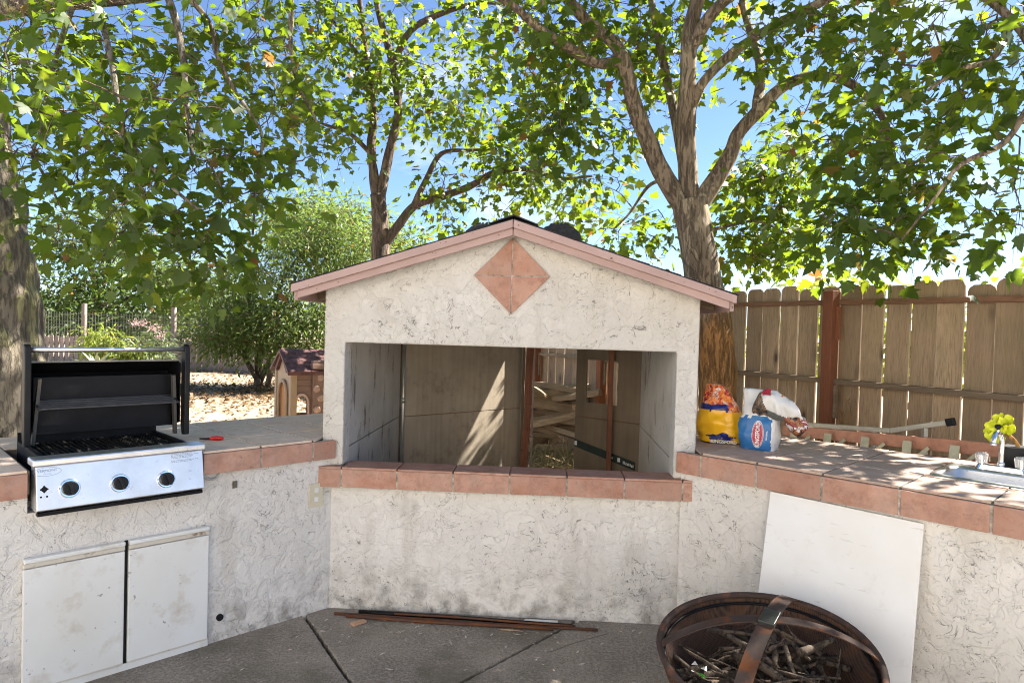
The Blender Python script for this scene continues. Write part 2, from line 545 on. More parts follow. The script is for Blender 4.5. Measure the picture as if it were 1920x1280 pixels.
# ------------------------------------------------------------------ mesh helpers
class MB:
    def __init__(s):
        s.v, s.f, s.mi = [], [], []

    def add(s, vs, fs, mi=0):
        o = len(s.v)
        s.v += [tuple(v) for v in vs]
        s.f += [tuple(i + o for i in f) for f in fs]
        s.mi += [mi] * len(fs)
        return s

    def box(s, x0, x1, y0, y1, z0, z1, mi=0):
        return s.add([(x0, y0, z0), (x1, y0, z0), (x1, y1, z0), (x0, y1, z0), (x0, y0, z1), (x1, y0, z1), (x1, y1, z1), (x0, y1, z1)],
                     [(3, 2, 1, 0), (4, 5, 6, 7), (0, 1, 5, 4), (1, 2, 6, 5), (2, 3, 7, 6), (3, 0, 4, 7)], mi)

    def prism(s, poly, fn0, fn1, mi=0):
        """poly of 2-D points (counter-clockwise) swept from fn0(p) to fn1(p)"""
        n = len(poly)
        return s.add([fn0(p) for p in poly] + [fn1(p) for p in poly],
                     [tuple(range(n - 1, -1, -1)), tuple(range(n, 2 * n))] + [(i, (i + 1) % n, n + (i + 1) % n, n + i) for i in range(n)], mi)

    def tube(s, pts, rad, n=8, cap=True, mi=0):
        pts = [Vector(p) for p in pts]
        if isinstance(rad, (int, float)):
            rad = [rad] * len(pts)
        t0 = (pts[1] - pts[0]).normalized()
        ref = Vector((0, 0, 1)) if abs(t0.z) < .9 else Vector((1, 0, 0))
        a = t0.cross(ref).normalized()
        vs, fs = [], []
        for i, p in enumerate(pts):
            t = (pts[min(i + 1, len(pts) - 1)] - pts[max(i - 1, 0)])
            if t.length < 1e-9:
                t = t0
            t.normalize()
            a = (a - t * a.dot(t))
            if a.length < 1e-6:
                a = t.orthogonal()
            a.normalize()
            b = t.cross(a)
            for j in range(n):
                q = 2 * math.pi * j / n
                vs.append(p + (a * math.cos(q) + b * math.sin(q)) * rad[i])
        for i in range(len(pts) - 1):
            for j in range(n):
                fs.append((i * n + j, i * n + (j + 1) % n, (i + 1) * n + (j + 1) % n, (i + 1) * n + j))
        if cap:
            fs.append(tuple(range(n - 1, -1, -1)))
            fs.append(tuple(range((len(pts) - 1) * n, len(pts) * n)))
        return s.add(vs, fs, mi)

    def bar(s, p0, p1, w, h, up=(0, 0, 1), mi=0):
        """rectangular bar between two points"""
        p0, p1 = Vector(p0), Vector(p1)
        t = (p1 - p0).normalized()
        a = t.cross(Vector(up)).normalized() * (w / 2)
        b = a.cross(t).normalized() * (h / 2)
        vs = [p + sa * a + sb * b for p in (p0, p1) for sa, sb in ((-1, -1), (1, -1), (1, 1), (-1, 1))]
        return s.add(vs, [(0, 1, 2, 3), (7, 6, 5, 4), (4, 5, 1, 0), (5, 6, 2, 1), (6, 7, 3, 2), (7, 4, 0, 3)], mi)

    def lathe(s, prof, n=24, c=(0, 0, 0), mi=0):
        vs, fs = [], []
        for r, z in prof:
            for j in range(n):
                q = 2 * math.pi * j / n
                vs.append((c[0] + r * math.cos(q), c[1] + r * math.sin(q), c[2] + z))
        for i in range(len(prof) - 1):
            for j in range(n):
                fs.append((i * n + j, i * n + (j + 1) % n, (i + 1) * n + (j + 1) % n, (i + 1) * n + j))
        return s.add(vs, fs, mi)

    def xf(s, mat):
        s.v = [tuple(mat @ Vector(v)) for v in s.v]
        return s

    def mesh(s, name):
        me = bpy.data.meshes.new(name)
        me.from_pydata(s.v, [], s.f)
        return me

    def build(s, name, mat, parent=None, smooth=False, bevel=0.0, seg=2, fix=True):
        me = s.mesh(name)
        mats = mat if isinstance(mat, (list, tuple)) else [mat]
        for k in mats:
            me.materials.append(M[k] if isinstance(k, str) else k)
        if len(mats) > 1:
            me.polygons.foreach_set('material_index', s.mi)
        if fix:
            bm = bmesh.new()
            bm.from_mesh(me)
            bmesh.ops.recalc_face_normals(bm, faces=bm.faces)
            bm.to_mesh(me)
            bm.free()
        if smooth:
            me.polygons.foreach_set('use_smooth', [True] * len(me.polygons))
        return place(name, me, parent, bevel, seg)


def place(name, me, parent=None, bevel=0.0, seg=2):
    o = bpy.data.objects.new(name, me)
    COL.objects.link(o)
    o.parent = parent
    if bevel:
        b = o.modifiers.new('soft_edges', 'BEVEL')
        b.width = bevel
        b.segments = seg
        b.limit_method = 'ANGLE'
        b.angle_limit = R(35)
    return o


def tag(o, label, cat, group=None):
    o['label'] = label
    o['category'] = cat
    if group:
        o['group'] = group
    return o


def empty(name, loc=(0, 0, 0), rz=0.0, label=None, cat=None, group=None):
    o = bpy.data.objects.new(name, None)
    COL.objects.link(o)
    o.location = loc
    o.rotation_euler = (0, 0, rz)
    o.empty_display_size = .1
    if label:
        tag(o, label, cat, group)
    return o


def structure(o, kind='structure'):
    o['kind'] = kind
    return o


def clip(poly, a, b, c):
    """keep a*x+b*y<=c"""
    out = []
    for i, p in enumerate(poly):
        q = poly[(i + 1) % len(poly)]
        dp, dq = a * p[0] + b * p[1] - c, a * q[0] + b * q[1] - c
        if dp <= 0:
            out.append(p)
        if dp * dq < 0:
            t = dp / (dp - dq)
            out.append((p[0] + t * (q[0] - p[0]), p[1] + t * (q[1] - p[1])))
    return out


def smooth_path(pts, k=4):
    """Catmull-Rom through points"""
    pts = [Vector(p) for p in pts]
    P = [pts[0] * 2 - pts[1]] + pts + [pts[-1] * 2 - pts[-2]]
    out = []
    for i in range(1, len(P) - 2):
        for j in range(k):
            t = j / k
            a, b, c, d = P[i - 1], P[i], P[i + 1], P[i + 2]
            out.append(.5 * (2 * b + (c - a) * t + (2 * a - 5 * b + 4 * c - d) * t * t + (3 * b - a - 3 * c + d) * t ** 3))
    out.append(pts[-1])
    return out


def text_mesh(body, size, extrude=.0, bold=0.0):
    cu = bpy.data.curves.new('lettering', 'FONT')
    cu.body = body
    cu.size = size
    cu.align_x = 'CENTER'
    cu.align_y = 'CENTER'
    cu.extrude = extrude
    cu.offset = bold
    cu.resolution_u = 3
    o = bpy.data.objects.new('lettering', cu)
    COL.objects.link(o)
    dg = bpy.context.evaluated_depsgraph_get()
    me = bpy.data.meshes.new_from_object(o.evaluated_get(dg))
    bpy.data.objects.remove(o)
    me.materials.clear()
    return me


# ------------------------------------------------------------------ ground and patio
yard = MB()
N = 60
xs = [-400, -150, -60] + [-30 + i for i in range(0, 61)] + [60, 150, 400]
ys = [-400, -120, -40, -14] + [5 + i * .8 for i in range(0, 45)] + [60, 120, 400, 1200]
for j, y in enumerate(ys):
    for i, x in enumerate(xs):
        z = -.075 + .02 * math.sin(x * 1.3 + y * .7) * math.sin(y * .9 - x * .4)
        if y > 6:
            z += min(.06, (y - 6) * .05) + .015 * math.sin(3.1 * x) * math.sin(2.7 * y)
        yard.v.append((x, y, z))
W = len(xs)
for j in range(len(ys) - 1):
    for i in range(W - 1):
        yard.f.append((j * W + i, j * W + i + 1, (j + 1) * W + i + 1, (j + 1) * W + i))
        yard.mi.append(0)
structure(yard.build('ground', 'earth', smooth=True, fix=False))

patio = structure(empty('patio'))
PJ = (-.482, 2.697)
J1 = (-1.063, 3.642)
J2 = (.40, 3.72)
slabs = []
big = [(-9, -12), (9, -12), (9, 4.6), (-9, 4.6)]


def side(p, q, keep_left, gap=.009):
    dx, dy = q[0] - p[0], q[1] - p[1]
    L = math.hypot(dx, dy)
    nx, ny = dy / L, -dx / L       # right-hand normal
    c = nx * p[0] + ny * p[1]
    return (nx, ny, c - gap) if keep_left else (-nx, -ny, -c - gap)


tri = clip(clip(big, *side(PJ, J1, False)), *side(PJ, J2, True))
tri = clip(tri, 0, -1, -PJ[1])
slabs.append(tri)
front = (PJ[0] + .1, -12)
leftp = clip(clip(big, *side(PJ, J1, True)), 0, -1, -PJ[1])
rightp = clip(clip(big, *side(PJ, J2, False)), 0, -1, -PJ[1])
slabs += [leftp, rightp]
for y0, y1 in ((.2, PJ[1] - .018), (-2.4, .182), (-5, -2.418), (-12, -5.018)):
    for x0, x1 in ((-9, -3.4), (-3.382, PJ[0] - .009), (PJ[0] + .009, 2.4), (2.418, 9)):
        slabs.append([(x0, y0), (x1, y0), (x1, y1), (x0, y1)])
def ragged(p):
    out = []
    for i, a in enumerate(p):
        b = p[(i + 1) % len(p)]
        L = math.hypot(b[0] - a[0], b[1] - a[1])
        n = max(1, min(120, int(L / .03))) if max(abs(a[0]), abs(b[0])) < 5 or L < 7 else max(1, min(200, int(L / .05)))
        for j in range(n):
            t = j / n
            x, y = a[0] + (b[0] - a[0]) * t, a[1] + (b[1] - a[1]) * t
            w = .0045 * (math.sin(x * 61 + y * 83) * math.sin(x * 37 - y * 29) + .6 * math.sin(x * 190 + y * 210)) if 0 < j else 0
            nx, ny = (b[1] - a[1]) / L, -(b[0] - a[0]) / L
            out.append((x + nx * w, y + ny * w))
    return out


for p in slabs:
    p = ragged(p)
    MB().prism(p, lambda q: (q[0], q[1], -.07), lambda q: (q[0], q[1], 0)).build('slab', 'concrete', patio, bevel=.006)

# ------------------------------------------------------------------ unseen building added behind the camera, bouncing sunlight on the shaded fronts
HX, HY, HRZ = .0, -5.2, R(-32)
added_home = empty('house', (HX, HY, 0), HRZ, 'pale stucco house standing behind the patio, facing the barbecue', 'house')
opens = [(-6.2, -4.4, .9, 2.1), (-2.6, -.4, .05, 2.1), (1.6, 3.2, .9, 2.1), (5.2, 6.6, .9, 2.1)]
hw = MB()
xc = -9.0
for x0, x1, z0, z1 in opens:
    hw.box(xc, x0, -.2, 0, 0, 5.2)
    hw.box(x0, x1, -.2, 0, 0, z0)
    hw.box(x0, x1, -.2, 0, z1, 5.2)
    xc = x1
hw.box(xc, 9.0, -.2, 0, 0, 5.2)
hw.build('wall', plain('house_stucco', (.80, .78, .75), .9, 0, .05, 3, .3), added_home)
for x0, x1, z0, z1 in opens:
    MB().box(x0 + .05, x1 - .05, -.14, -.12, z0 + .05, z1 - .05).build('window_pane', plain('house_glass', (.04, .05, .06), .05) if x0 < -6 else bpy.data.materials['house_glass'], added_home)
    MB().box(x0, x0 + .05, -.16, -.08, z0, z1).box(x1 - .05, x1, -.16, -.08, z0, z1).box(x0 + .05, x1 - .05, -.16, -.08, z0, z0 + .05).box(x0 + .05, x1 - .05, -.16, -.08, z1 - .05, z1).build('window_frame', 'white_print', added_home)
MB().prism([(.5, 5.1), (-6, 7.6), (-6, 7.45), (.5, 4.95)], lambda p: (-9.5, p[0], p[1]), lambda p: (9.5, p[0], p[1])).build('roof', 'roofing', added_home)

# ------------------------------------------------------------------ barbecue shelter in the middle
SH = (.011, 3.733, 0)
SHR = math.atan2(-.054, .9985)
shelter = empty('barbecue_shelter', SH, SHR, 'cream stucco barbecue shelter with pink gable trim and open front', 'shelter')
XL, XR, OX0, OX1 = -1.055, 1.0, -.937, .883
RX, RZ = -.015, 2.16            # ridge
EL, ER, EZ = -1.2, 1.155, 1.79   # eave ends


def roof_z(x):
    return RZ - (RZ - EZ) * (abs(x - RX) / ((RX - EL) if x < RX else (ER - RX)))


TH = .13
outline = [(XL, .805), (OX0, .805), (OX0, 1.49), (OX1, 1.49), (OX1, .805), (XR, .805), (XR, roof_z(XR) - .025), (RX, RZ - .025), (XL, roof_z(XL) - .025)]
MB().prism(outline, lambda p: (p[0], 0, p[1]), lambda p: (p[0], TH, p[1])).build('front_wall', 'stucco_cream', shelter, bevel=.009)
MB().box(-1.07, .97, .012, .14, -.03, .69).build('base_wall', 'stucco', shelter, bevel=.006)
# side walls (outside stucco, inside board with peeling paint)
D1 = 1.45
for x0, x1, xi0, xi1 in ((XL + .004, OX0 - .022, OX0 - .02, OX0 - .004), (OX1 + .022, XR - .004, OX1 + .004, OX1 + .02)):
    MB().box(x0, x1, TH + .002, D1, -.03, roof_z(x0 if x0 < 0 else x1) - .05).build('side_wall', 'stucco_cream', shelter)
    inner = MB().box(xi0, xi1, TH + .002, D1, .894, 1.74).build('side_panel', 'peel', shelter)
    MB().box(xi0, xi1, TH + .002, D1, -.03, .888).build('side_panel', 'peel', shelter)
# angled back walls meeting in a point, each of sheets with a seam
A, B, Cc, Dd = (-.915, D1), (-.04, 2.28), (.42, 1.80), (.905, D1 - .05)


def sheet(p, q, z0, z1, mat, th=.014, hole=None):
    p, q = Vector((*p, 0)), Vector((*q, 0))
    L = (q - p).length
    u = (q - p) / L
    nn = Vector((-u.y, u.x, 0))
    mb = MB()
    cells = [(0, L, z0, z1)]
    if hole:
        h0, h1, g0, g1 = hole
        cells = [(0, h0, z0, z1), (h1, L, z0, z1), (h0, h1, z0, g0), (h0, h1, g1, z1)]
    for s0, s1, a, b in cells:
        mb.add([p + u * s + nn * t + Vector((0, 0, z)) for t in (0, th) for s, z in ((s0, a), (s1, a), (s1, b), (s0, b))],
               [(0, 1, 2, 3), (7, 6, 5, 4), (4, 5, 1, 0), (5, 6, 2, 1), (6, 7, 3, 2), (7, 4, 0, 3)])
    return mb.build('back_panel', mat, shelter, fix=True)


sheet(A, B, .893, 1.80, 'ply')
for pa_, pb_, zz_ in ((A, B, .89), (Cc, Dd, .90)):
    ua_ = (Vector((*pb_, 0)) - Vector((*pa_, 0))).normalized()
    na_ = Vector((-ua_.y, ua_.x, 0)) * .03
    MB().bar(Vector((*pa_, zz_)) + na_, Vector((*pb_, zz_)) + na_, .03, .06).build('seam_batten', 'rust_wood', shelter)
MB().box(-.99, -.90, D1 + .02, D1 + .06, 0, 1.78).box(.86, .96, D1 - .01, D1 + .03, 0, 1.78).build('corner_stud', 'rail_wood', shelter)
sheet(A, B, .0, .887, 'ply')
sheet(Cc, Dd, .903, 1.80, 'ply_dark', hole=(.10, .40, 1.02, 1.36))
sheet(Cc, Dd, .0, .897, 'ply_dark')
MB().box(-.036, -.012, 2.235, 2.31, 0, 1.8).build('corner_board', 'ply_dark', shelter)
# rough red post in the gap, slim post and conduit
pp = [(.012 + .006 * math.sin(i * 1.7), 2.02 + .004 * math.cos(i * 2), i * .19) for i in range(10)]
pp = [(x - .045 * (1 - z / 1.75) + .035, y, z) for x, y, z in pp]
mb = MB()
for i in range(9):
    mb.bar(pp[i], pp[i + 1], .058 + .008 * math.sin(i * 3.1), .05, up=(0, 1, 0))
mb.build('gap_post', 'rust_wood', shelter, bevel=.004)
MB().box(.062, .076, 2.01, 2.05, 0, 1.75).build('batten', 'pale_wood', shelter)
MB().box(.655, .69, 1.50, 1.535, 0, 1.78).build('slim_post', 'rust_wood', shelter, bevel=.003)
MB().tube([(OX0 + .03, D1 - .03, 0), (OX0 + .03, D1 - .03, 1.75)], .014, 10).tube([(OX0 + .03, D1 - .03, 1.0), (OX0 + .03, D1 - .03, 1.04)], .019, 10).build('conduit', 'alu', shelter, smooth=True)
# header over the gap
MB().bar((B[0], B[1] + .03, 1.78), (Dd[0] + .05, Dd[1] + .05, 1.78), .05, .09).build('header', 'rail_wood', shelter)
MB().bar((A[0] - .05, A[1] + .05, 1.78), (B[0], B[1] + .04, 1.781), .05, .09).build('header', 'rail_wood', shelter)
# dark trade-printed strip on the lower right sheet
u2 = (Vector((*Dd, 0)) - Vector((*Cc, 0))).normalized()
nn2 = Vector((u2.y, -u2.x, 0))
o2 = Vector((*Cc, 0))
rotp = Matrix((u2, Vector((0, 0, 1)), nn2)).transposed().to_4x4()
st = MB()
st.add([o2 + u2 * s + nn2 * .003 + Vector((0, 0, z)) for s, z in ((.0, .655), (.58, .545), (.58, .61), (.0, .715))], [(0, 1, 2, 3)])
strip = st.build('printed_strip', plain('strip_green', (.018, .034, .028), .7, 0, .2), shelter, fix=False)
for s0, s1, zc, hh in ((.005, .03, .682, .035), (.42, .445, .607, .032)):
    MB().add([o2 + u2 * s + nn2 * .005 + Vector((0, 0, z)) for s, z in ((s0, zc - hh / 2), (s1, zc - hh / 2), (s1, zc + hh / 2), (s0, zc + hh / 2))], [(0, 1, 2, 3)]).build('print_mark', 'white_print', strip, fix=False)
for s0, n_, hh in ((.32, 5, .016), (.47, 8, .024)):
    mk = MB()
    for i in range(n_):
        s = s0 + i * .0125
        zc = .697 - .19 * s - .012 + rnd.uniform(-.002, .002)
        mk.add([o2 + u2 * q + nn2 * .005 + Vector((0, 0, z)) for q, z in ((s, zc - hh / 2), (s + .008, zc - hh / 2), (s + .008, zc + hh * rnd.uniform(.2, .5)), (s, zc + hh * rnd.uniform(.2, .5)))], [(0, 1, 2, 3)])
    mk.build('print_mark', 'white_print', strip, fix=False)

# roof: decks, shingles, ridge caps, fascia, rafters
Y0, Y1 = -.10, 2.46
for xe, sg in ((EL, -1), (ER, 1)):
    mb = MB()
    mb.add([(RX, Y0 + .02, RZ - .012), (xe, Y0 + .02, EZ - .012), (xe, Y1, EZ - .012), (RX, Y1, RZ - .012),
            (RX, Y0 + .02, RZ + .006), (xe, Y0 + .02, EZ + .006), (xe, Y1, EZ + .006), (RX, Y1, RZ + .006)],
           [(0, 1, 2, 3), (7, 6, 5, 4), (4, 5, 1, 0), (5, 6, 2, 1), (6, 7, 3, 2), (7, 4, 0, 3)])
    mb.build('roof_deck', 'rail_wood', shelter)
    nx = 7
    sl = Vector((xe - RX, 0, EZ - RZ))
    nrm = Vector((-(EZ - RZ) * sg, 0, abs(xe - RX))).normalized()
    nrm = Vector((abs(EZ - RZ) * sg, 0, abs(xe - RX))).normalized()
    shmesh = None
    Ls = sl.length
    su = sl.normalized()
    for r in range(nx):
        d0, d1 = r * Ls / nx, min((r + 1) * Ls / nx + .05, Ls + .015)
        yy = Y0 - .012 - (.16 if r % 2 else 0)
        while yy < Y1:
            ya, yb = max(yy, Y0 - .012), min(yy + .318, Y1 + .01)
            yy += .324
            if yb - ya < .04:
                continue
            jit = rnd.uniform(-.004, .004)
            hi, lo = .008, .013
            c = [Vector((RX, ya, RZ)) + su * d0 + nrm * hi, Vector((RX, yb, RZ)) + su * d0 + nrm * hi,
                 Vector((RX, yb, RZ)) + su * (d1 + jit) + nrm * lo, Vector((RX, ya, RZ)) + su * (d1 + jit) + nrm * lo]
            c2 = [p + nrm * .005 for p in c]
            MB().add(c + c2, [(0, 1, 2, 3), (7, 6, 5, 4), (4, 5, 1, 0), (5, 6, 2, 1), (6, 7, 3, 2), (7, 4, 0, 3)]).build('shingle', 'roofing', shelter)
    # fascia: main board and proud top strip
    def fb(z0, z1, ya, yb, xa, xb):
        poly = [(xa, roof_z(xa) + z0), (xb, roof_z(xb) + z0), (xb, roof_z(xb) + z1), (xa, roof_z(xa) + z1)]
        return MB().prism(poly, lambda p: (p[0], ya, p[1]), lambda p: (p[0], yb, p[1]))
    xa, xb = RX + sg * .002, xe + sg * .0
    fb(-.075, .003, Y0 - .012, Y0 + .012, xa, xb - sg * .03).build('fascia_board', 'pink', shelter, bevel=.002)
    fb(-.036, .006, Y0 - .034, Y0 - .013, xa, xb).build('fascia_trim', 'pink', shelter, bevel=.002)
    # eave board along the side and rafter tails
    MB().box(min(xe, xe - sg * .02), max(xe, xe - sg * .02), Y0 + .02, Y1, EZ - .075, EZ - .013).build('eave_board', 'pink', shelter)
    for yr in (.25, .75, 1.25, 1.75, 2.3):
        xa2, xb2 = (XL if sg < 0 else XR), xe - sg * .02
        pa = (xa2 - sg * .3, yr, roof_z(xa2 - sg * .3) - .045)
        pb = (xb2, yr, roof_z(xb2) - .04)
        MB().bar(pa, pb, .04, .06).build('rafter', 'rail_wood', shelter)
for i in range(8):
    y = Y0 - .015 + i * .305
    MB().add([(RX - .13, y, roof_z(RX - .13) + .028), (RX, y, RZ + .036), (RX + .13, y, roof_z(RX + .13) + .028),
              (RX - .13, y + .33, roof_z(RX - .13) + .022), (RX, y + .33, RZ + .030), (RX + .13, y + .33, roof_z(RX + .13) + .022),
              (RX - .13, y, roof_z(RX - .13) + .022), (RX, y, RZ + .028), (RX + .13, y, roof_z(RX + .13) + .022)],
             [(0, 1, 4, 3), (1, 2, 5, 4), (6, 7, 1, 0), (7, 8, 2, 1)]).build('ridge_cap', 'roofing', shelter, fix=False)
for vx, vy in ((-.235, .62), (.235, .5)):
    vz = roof_z(vx) - .005
    g = MB().lathe([(.115, -.03), (.115, .05), (.14, .05), (.14, .075), (.125, .115), (.09, .145), (.045, .16), (0.001, .163)], 24, (vx, vy, vz))
    for i in range(14):
        q = i / 14 * 2 * math.pi
        g.bar((vx + .132 * math.cos(q), vy + .132 * math.sin(q), vz + .075), (vx + .05 * math.cos(q + .5), vy + .05 * math.sin(q + .5), vz + .165), .012, .008)
    g.build('roof_vent', 'roofing', shelter, smooth=False)
# diamond of four triangular tiles
dx, dz, hh = -.021, 1.878, .208
g = .0035
for sx in (-1, 1):
    for sz in (-1, 1):
        poly = [(dx + sx * g, dz + sz * g), (dx + sx * (hh - g), dz + sz * g), (dx + sx * g, dz + sz * (hh - g))]
        if sx * sz < 0:
            poly = poly[::-1]
        MB().prism(poly, lambda p: (p[0], -.012, p[1]), lambda p: (p[0], .005, p[1])).build('diamond_tile', 'terracotta', shelter, bevel=.0015)
MB().prism([(dx - hh, dz), (dx, dz - hh), (dx + hh, dz), (dx, dz + hh)], lambda p: (p[0], -.0085, p[1]), lambda p: (p[0], .004, p[1])).build('diamond_grout', 'grout_light', shelter)
# tiled ledge
jx = [-1.075]
jx += [-.927 + i * .309 for i in range(0, 7)]
jx.append(1.015)
LZ0, LZ1 = .695, .80
for a, b in zip(jx[:-1], jx[1:]):
    MB().box(a + .005, b - .005, -.05, -.036, LZ0 + rnd.uniform(-.001, .001), LZ1 - .006).build('ledge_face_tile', 'terracotta', shelter, bevel=.002)
    xa, xb = max(a, OX0 + .002 if a > -1.0 else a), b
    MB().box(a + .0035, b - .0035, -.051 + rnd.uniform(-.001, .001), -.004 if (a < -.95 or b > .95) else .14, LZ1 - .005, LZ1 + .007).build('ledge_top_tile', 'terracotta', shelter, bevel=.002)
MB().box(-1.07, 1.01, -.0478, .012, LZ0 + .004, LZ1 - .006).box(OX0 + .004, OX1 - .004, .0125, .138, LZ0 + .004, LZ1 - .007).build('ledge_grout', 'grout_light', shelter)

# ------------------------------------------------------------------ tiled counters either side
TOPL, TOPR = .96, .97
HL = Vector((SH[0], SH[1]))
su_ = Vector((math.cos(SHR), math.sin(SHR)))


def shelter_line(x):
    """line of the shelter's local x = const in world (a, b, c): a*X+b*Y=c"""
    return su_.x, su_.y, su_.dot(HL) + x


def counter_tiles(parent, loc, rz, cols, rows, top, mats, wall_x, keep_left, holes=(), th=.012):
    ca, sa = math.cos(rz), math.sin(rz)
    a, b, c = shelter_line(wall_x)
    la, lb = a * ca + b * sa, -a * sa + b * ca
    lc = c - a * loc[0] - b * loc[1]
    if not keep_left:
        la, lb, lc = -la, -lb, -lc
    for i in range(len(cols) - 1):
        for j in range(len(rows) - 1):
            x0, x1, y0, y1 = cols[i] + .0045, cols[i + 1] - .0045, rows[j] + .0045, rows[j + 1] - .0045
            rects = [(x0, x1, y0, y1)]
            for hx0, hx1, hy0, hy1 in holes:
                nr = []
                for r in rects:
                    if r[1] <= hx0 or r[0] >= hx1 or r[3] <= hy0 or r[2] >= hy1:
                        nr.append(r)
                        continue
                    if r[0] < hx0: nr.append((r[0], hx0, r[2], r[3]))
                    if r[1] > hx1: nr.append((hx1, r[1], r[2], r[3]))
                    m0, m1 = max(r[0], hx0), min(r[1], hx1)
                    if r[2] < hy0: nr.append((m0, m1, r[2], hy0))
                    if r[3] > hy1: nr.append((m0, m1, hy1, r[3]))
                rects = nr
            mb = MB()
            dz_ = rnd.uniform(-.0015, .0015)
            for r in rects:
                poly = clip([(r[0], r[2]), (r[1], r[2]), (r[1], r[3]), (r[0], r[3])], la, lb, lc - .004)
                if len(poly) >= 3:
                    mb.prism(poly, lambda p: (p[0], p[1], top - th), lambda p: (p[0], p[1], top + dz_))
            if mb.v:
                mb.build('top_tile', mats, parent, bevel=.0 if holes and len(rects) > 1 else .002)
    # bedding under the tiles
    mb = MB()
    cells = [(cols[0] + .004, cols[-1] - .004, rows[0] + .005, rows[-1] - .004)]
    for hx0, hx1, hy0, hy1 in holes:
        nr = []
        for r in cells:
            if r[1] <= hx0 or r[0] >= hx1 or r[3] <= hy0 or r[2] >= hy1:
                nr.append(r)
                continue
            if r[0] < hx0: nr.append((r[0], hx0, r[2], r[3]))
            if r[1] > hx1: nr.append((hx1, r[1], r[2], r[3]))
            m0, m1 = max(r[0], hx0), min(r[1], hx1)
            if r[2] < hy0: nr.append((m0, m1, r[2], hy0))
            if r[3] > hy1: nr.append((m0, m1, hy1, r[3]))
        cells = nr
    for r in cells:
        poly = clip([(r[0], r[2]), (r[1], r[2]), (r[1], r[3]), (r[0], r[3])], la, lb, lc - .006)
        if len(poly) >= 3:
            mb.prism(poly, lambda p: (p[0], p[1], top - .10), lambda p: (p[0], p[1], top - .004))
    mb.build('tile_bed', 'grout', parent)


# left counter: local x runs right towards the corner, y away from the patio
LC = (-.999, 3.786, 0)
left = empty('tiled_counter', LC, R(45), 'white stucco counter with grill built in and white cabinet doors below', 'counter')
MB().box(-2.9, -1.39, 0, .12, -.03, .862).box(-1.39, -.70, 0, .12, -.03, .775).box(-.70, .035, 0, .12, -.03, .862).build('wall', 'stucco', left)
MB().box(-2.9, -.12, .82, .92, -.03, .858).build('back_wall', 'stucco', left)
GX0, GX1 = -1.375, -.712
cols = [-2.9, -2.6, -2.3, -2.0, -1.71, -1.392, -1.06, -.70, -.41, -.12, .17, .46, .75]
counter_tiles(left, LC, R(45), cols, [-.034, .285, .60, .935], TOPL, 'top_tile_grey', XL, True, holes=[(GX0 - .014, GX1 + .014, -.2, .55)])
for a, b in zip([-2.9, -2.6, -2.3, -2.0, -1.71, -.70, -.41, -.12], [-2.6, -2.3, -2.0, -1.71, -1.392, -.41, -.12, .02]):
    MB().box(a + .0045, b - .0045, -.04, -.026, .848, TOPL - .013).build('face_tile', 'terracotta', left, bevel=.002)
MB().box(-2.89, -1.397, -.0378, -.001, .853, TOPL - .014).box(-.695, .016, -.0378, -.001, .853, TOPL - .014).build('face_grout', 'grout_light', left)
# cabinet doors
for x0, x1, nm in ((-1.405, -1.028, 'split'), (-1.012, -.657, 'split')):
    d = MB().box(x0, x1, -.022, -.002, .035, .548).build('cabinet_door', 'enamel', left, bevel=.004)
    MB().box(x0, x1, -.026, -.001, .552, .572).build('door_pull', 'rust_edge', d, bevel=.003)
    MB().box(x0, x1, -.034, -.002, .573, .592).build('door_rail', 'enamel', d, bevel=.005)
    MB().box(x0 + .004, x1 - .004, -.0235, -.0225, .036, .042).build('rust_line', 'rust_edge', d)
MB().box(-1.0275, -1.0125, -.006, -.001, .03, .59).build('door_gap', 'dark_void', left)
MB().box(-1.41, -.65, -.012, -.001, -.005, .031).build('door_sill', 'enamel', left, bevel=.003)
# outlet cover, small plate, bolt hole, drip ring under the tiles
op = MB().box(-.122, -.035, -.008, -.001, .585, .715).build('outlet_cover', plain('ivory', (.62, .56, .42), .5, 0, .06), left, bevel=.003)
for z in (.615, .665):
    MB().box(-.09, -.067, -.011, -.0085, z, z + .026).build('outlet_socket', 'white_print', op, bevel=.002)
MB().box(-.54, -.517, -.006, -.001, .755, .79).build('junction_plate', 'grout', left)
k = MB().tube([(-.592, -.010, .119), (-.592, .0, .119)], .017, 14)
k.build('drain_cap', 'black_plastic', left)
ring = [(-.65 + .035 * math.cos(q), -.018, .845 - .028 * math.sin(q)) for q in np.linspace(0, math.pi, 10)]
MB().tube(ring, .005, 6).build('gas_pipe_bend', 'alu', left, smooth=True)

# right counter: local x runs from the corner towards the camera side
RC = (.935, 3.68, 0)
right = empty('tiled_counter', RC, R(-45), 'cream stucco counter with terracotta tile edge and a built-in sink', 'counter')
MB().box(0.0, 2.9, 0, .12, -.03, .85).build('wall', 'stucco', right)
MB().box(.25, 2.9, .84, .94, -.03, .845).build('back_wall', 'stucco_cream', right)
fx = [-.012, .136, .438, .752, 1.075, 1.401, 1.72, 2.04, 2.36, 2.68, 2.9]
SINK = (1.085, 1.72, .335, .765)
rc = [-.80, -.49, -.18, .136, .438, .752, 1.075, 1.401, 1.72, 2.04, 2.36, 2.68, 2.9]
counter_tiles(right, RC, R(-45), rc, [-.034, .30, .63, .95], TOPR, 'top_tile', XR, False, holes=[(SINK[0] + .02, SINK[1] - .02, SINK[2] + .02, SINK[3] - .02)])
for i, (a, b) in enumerate(zip(fx[:-1], fx[1:])):
    MB().box(a + .0055, b - .0055, -.042 + rnd.uniform(-.0015, .0015), -.026, .846 + rnd.uniform(-.002, .002), TOPR - .014).build('face_tile', 'terracotta', right, bevel=.002)
MB().box(-.008, 2.88, -.0388, -.001, .851, TOPR - .015).build('face_grout', 'grout_light', right)

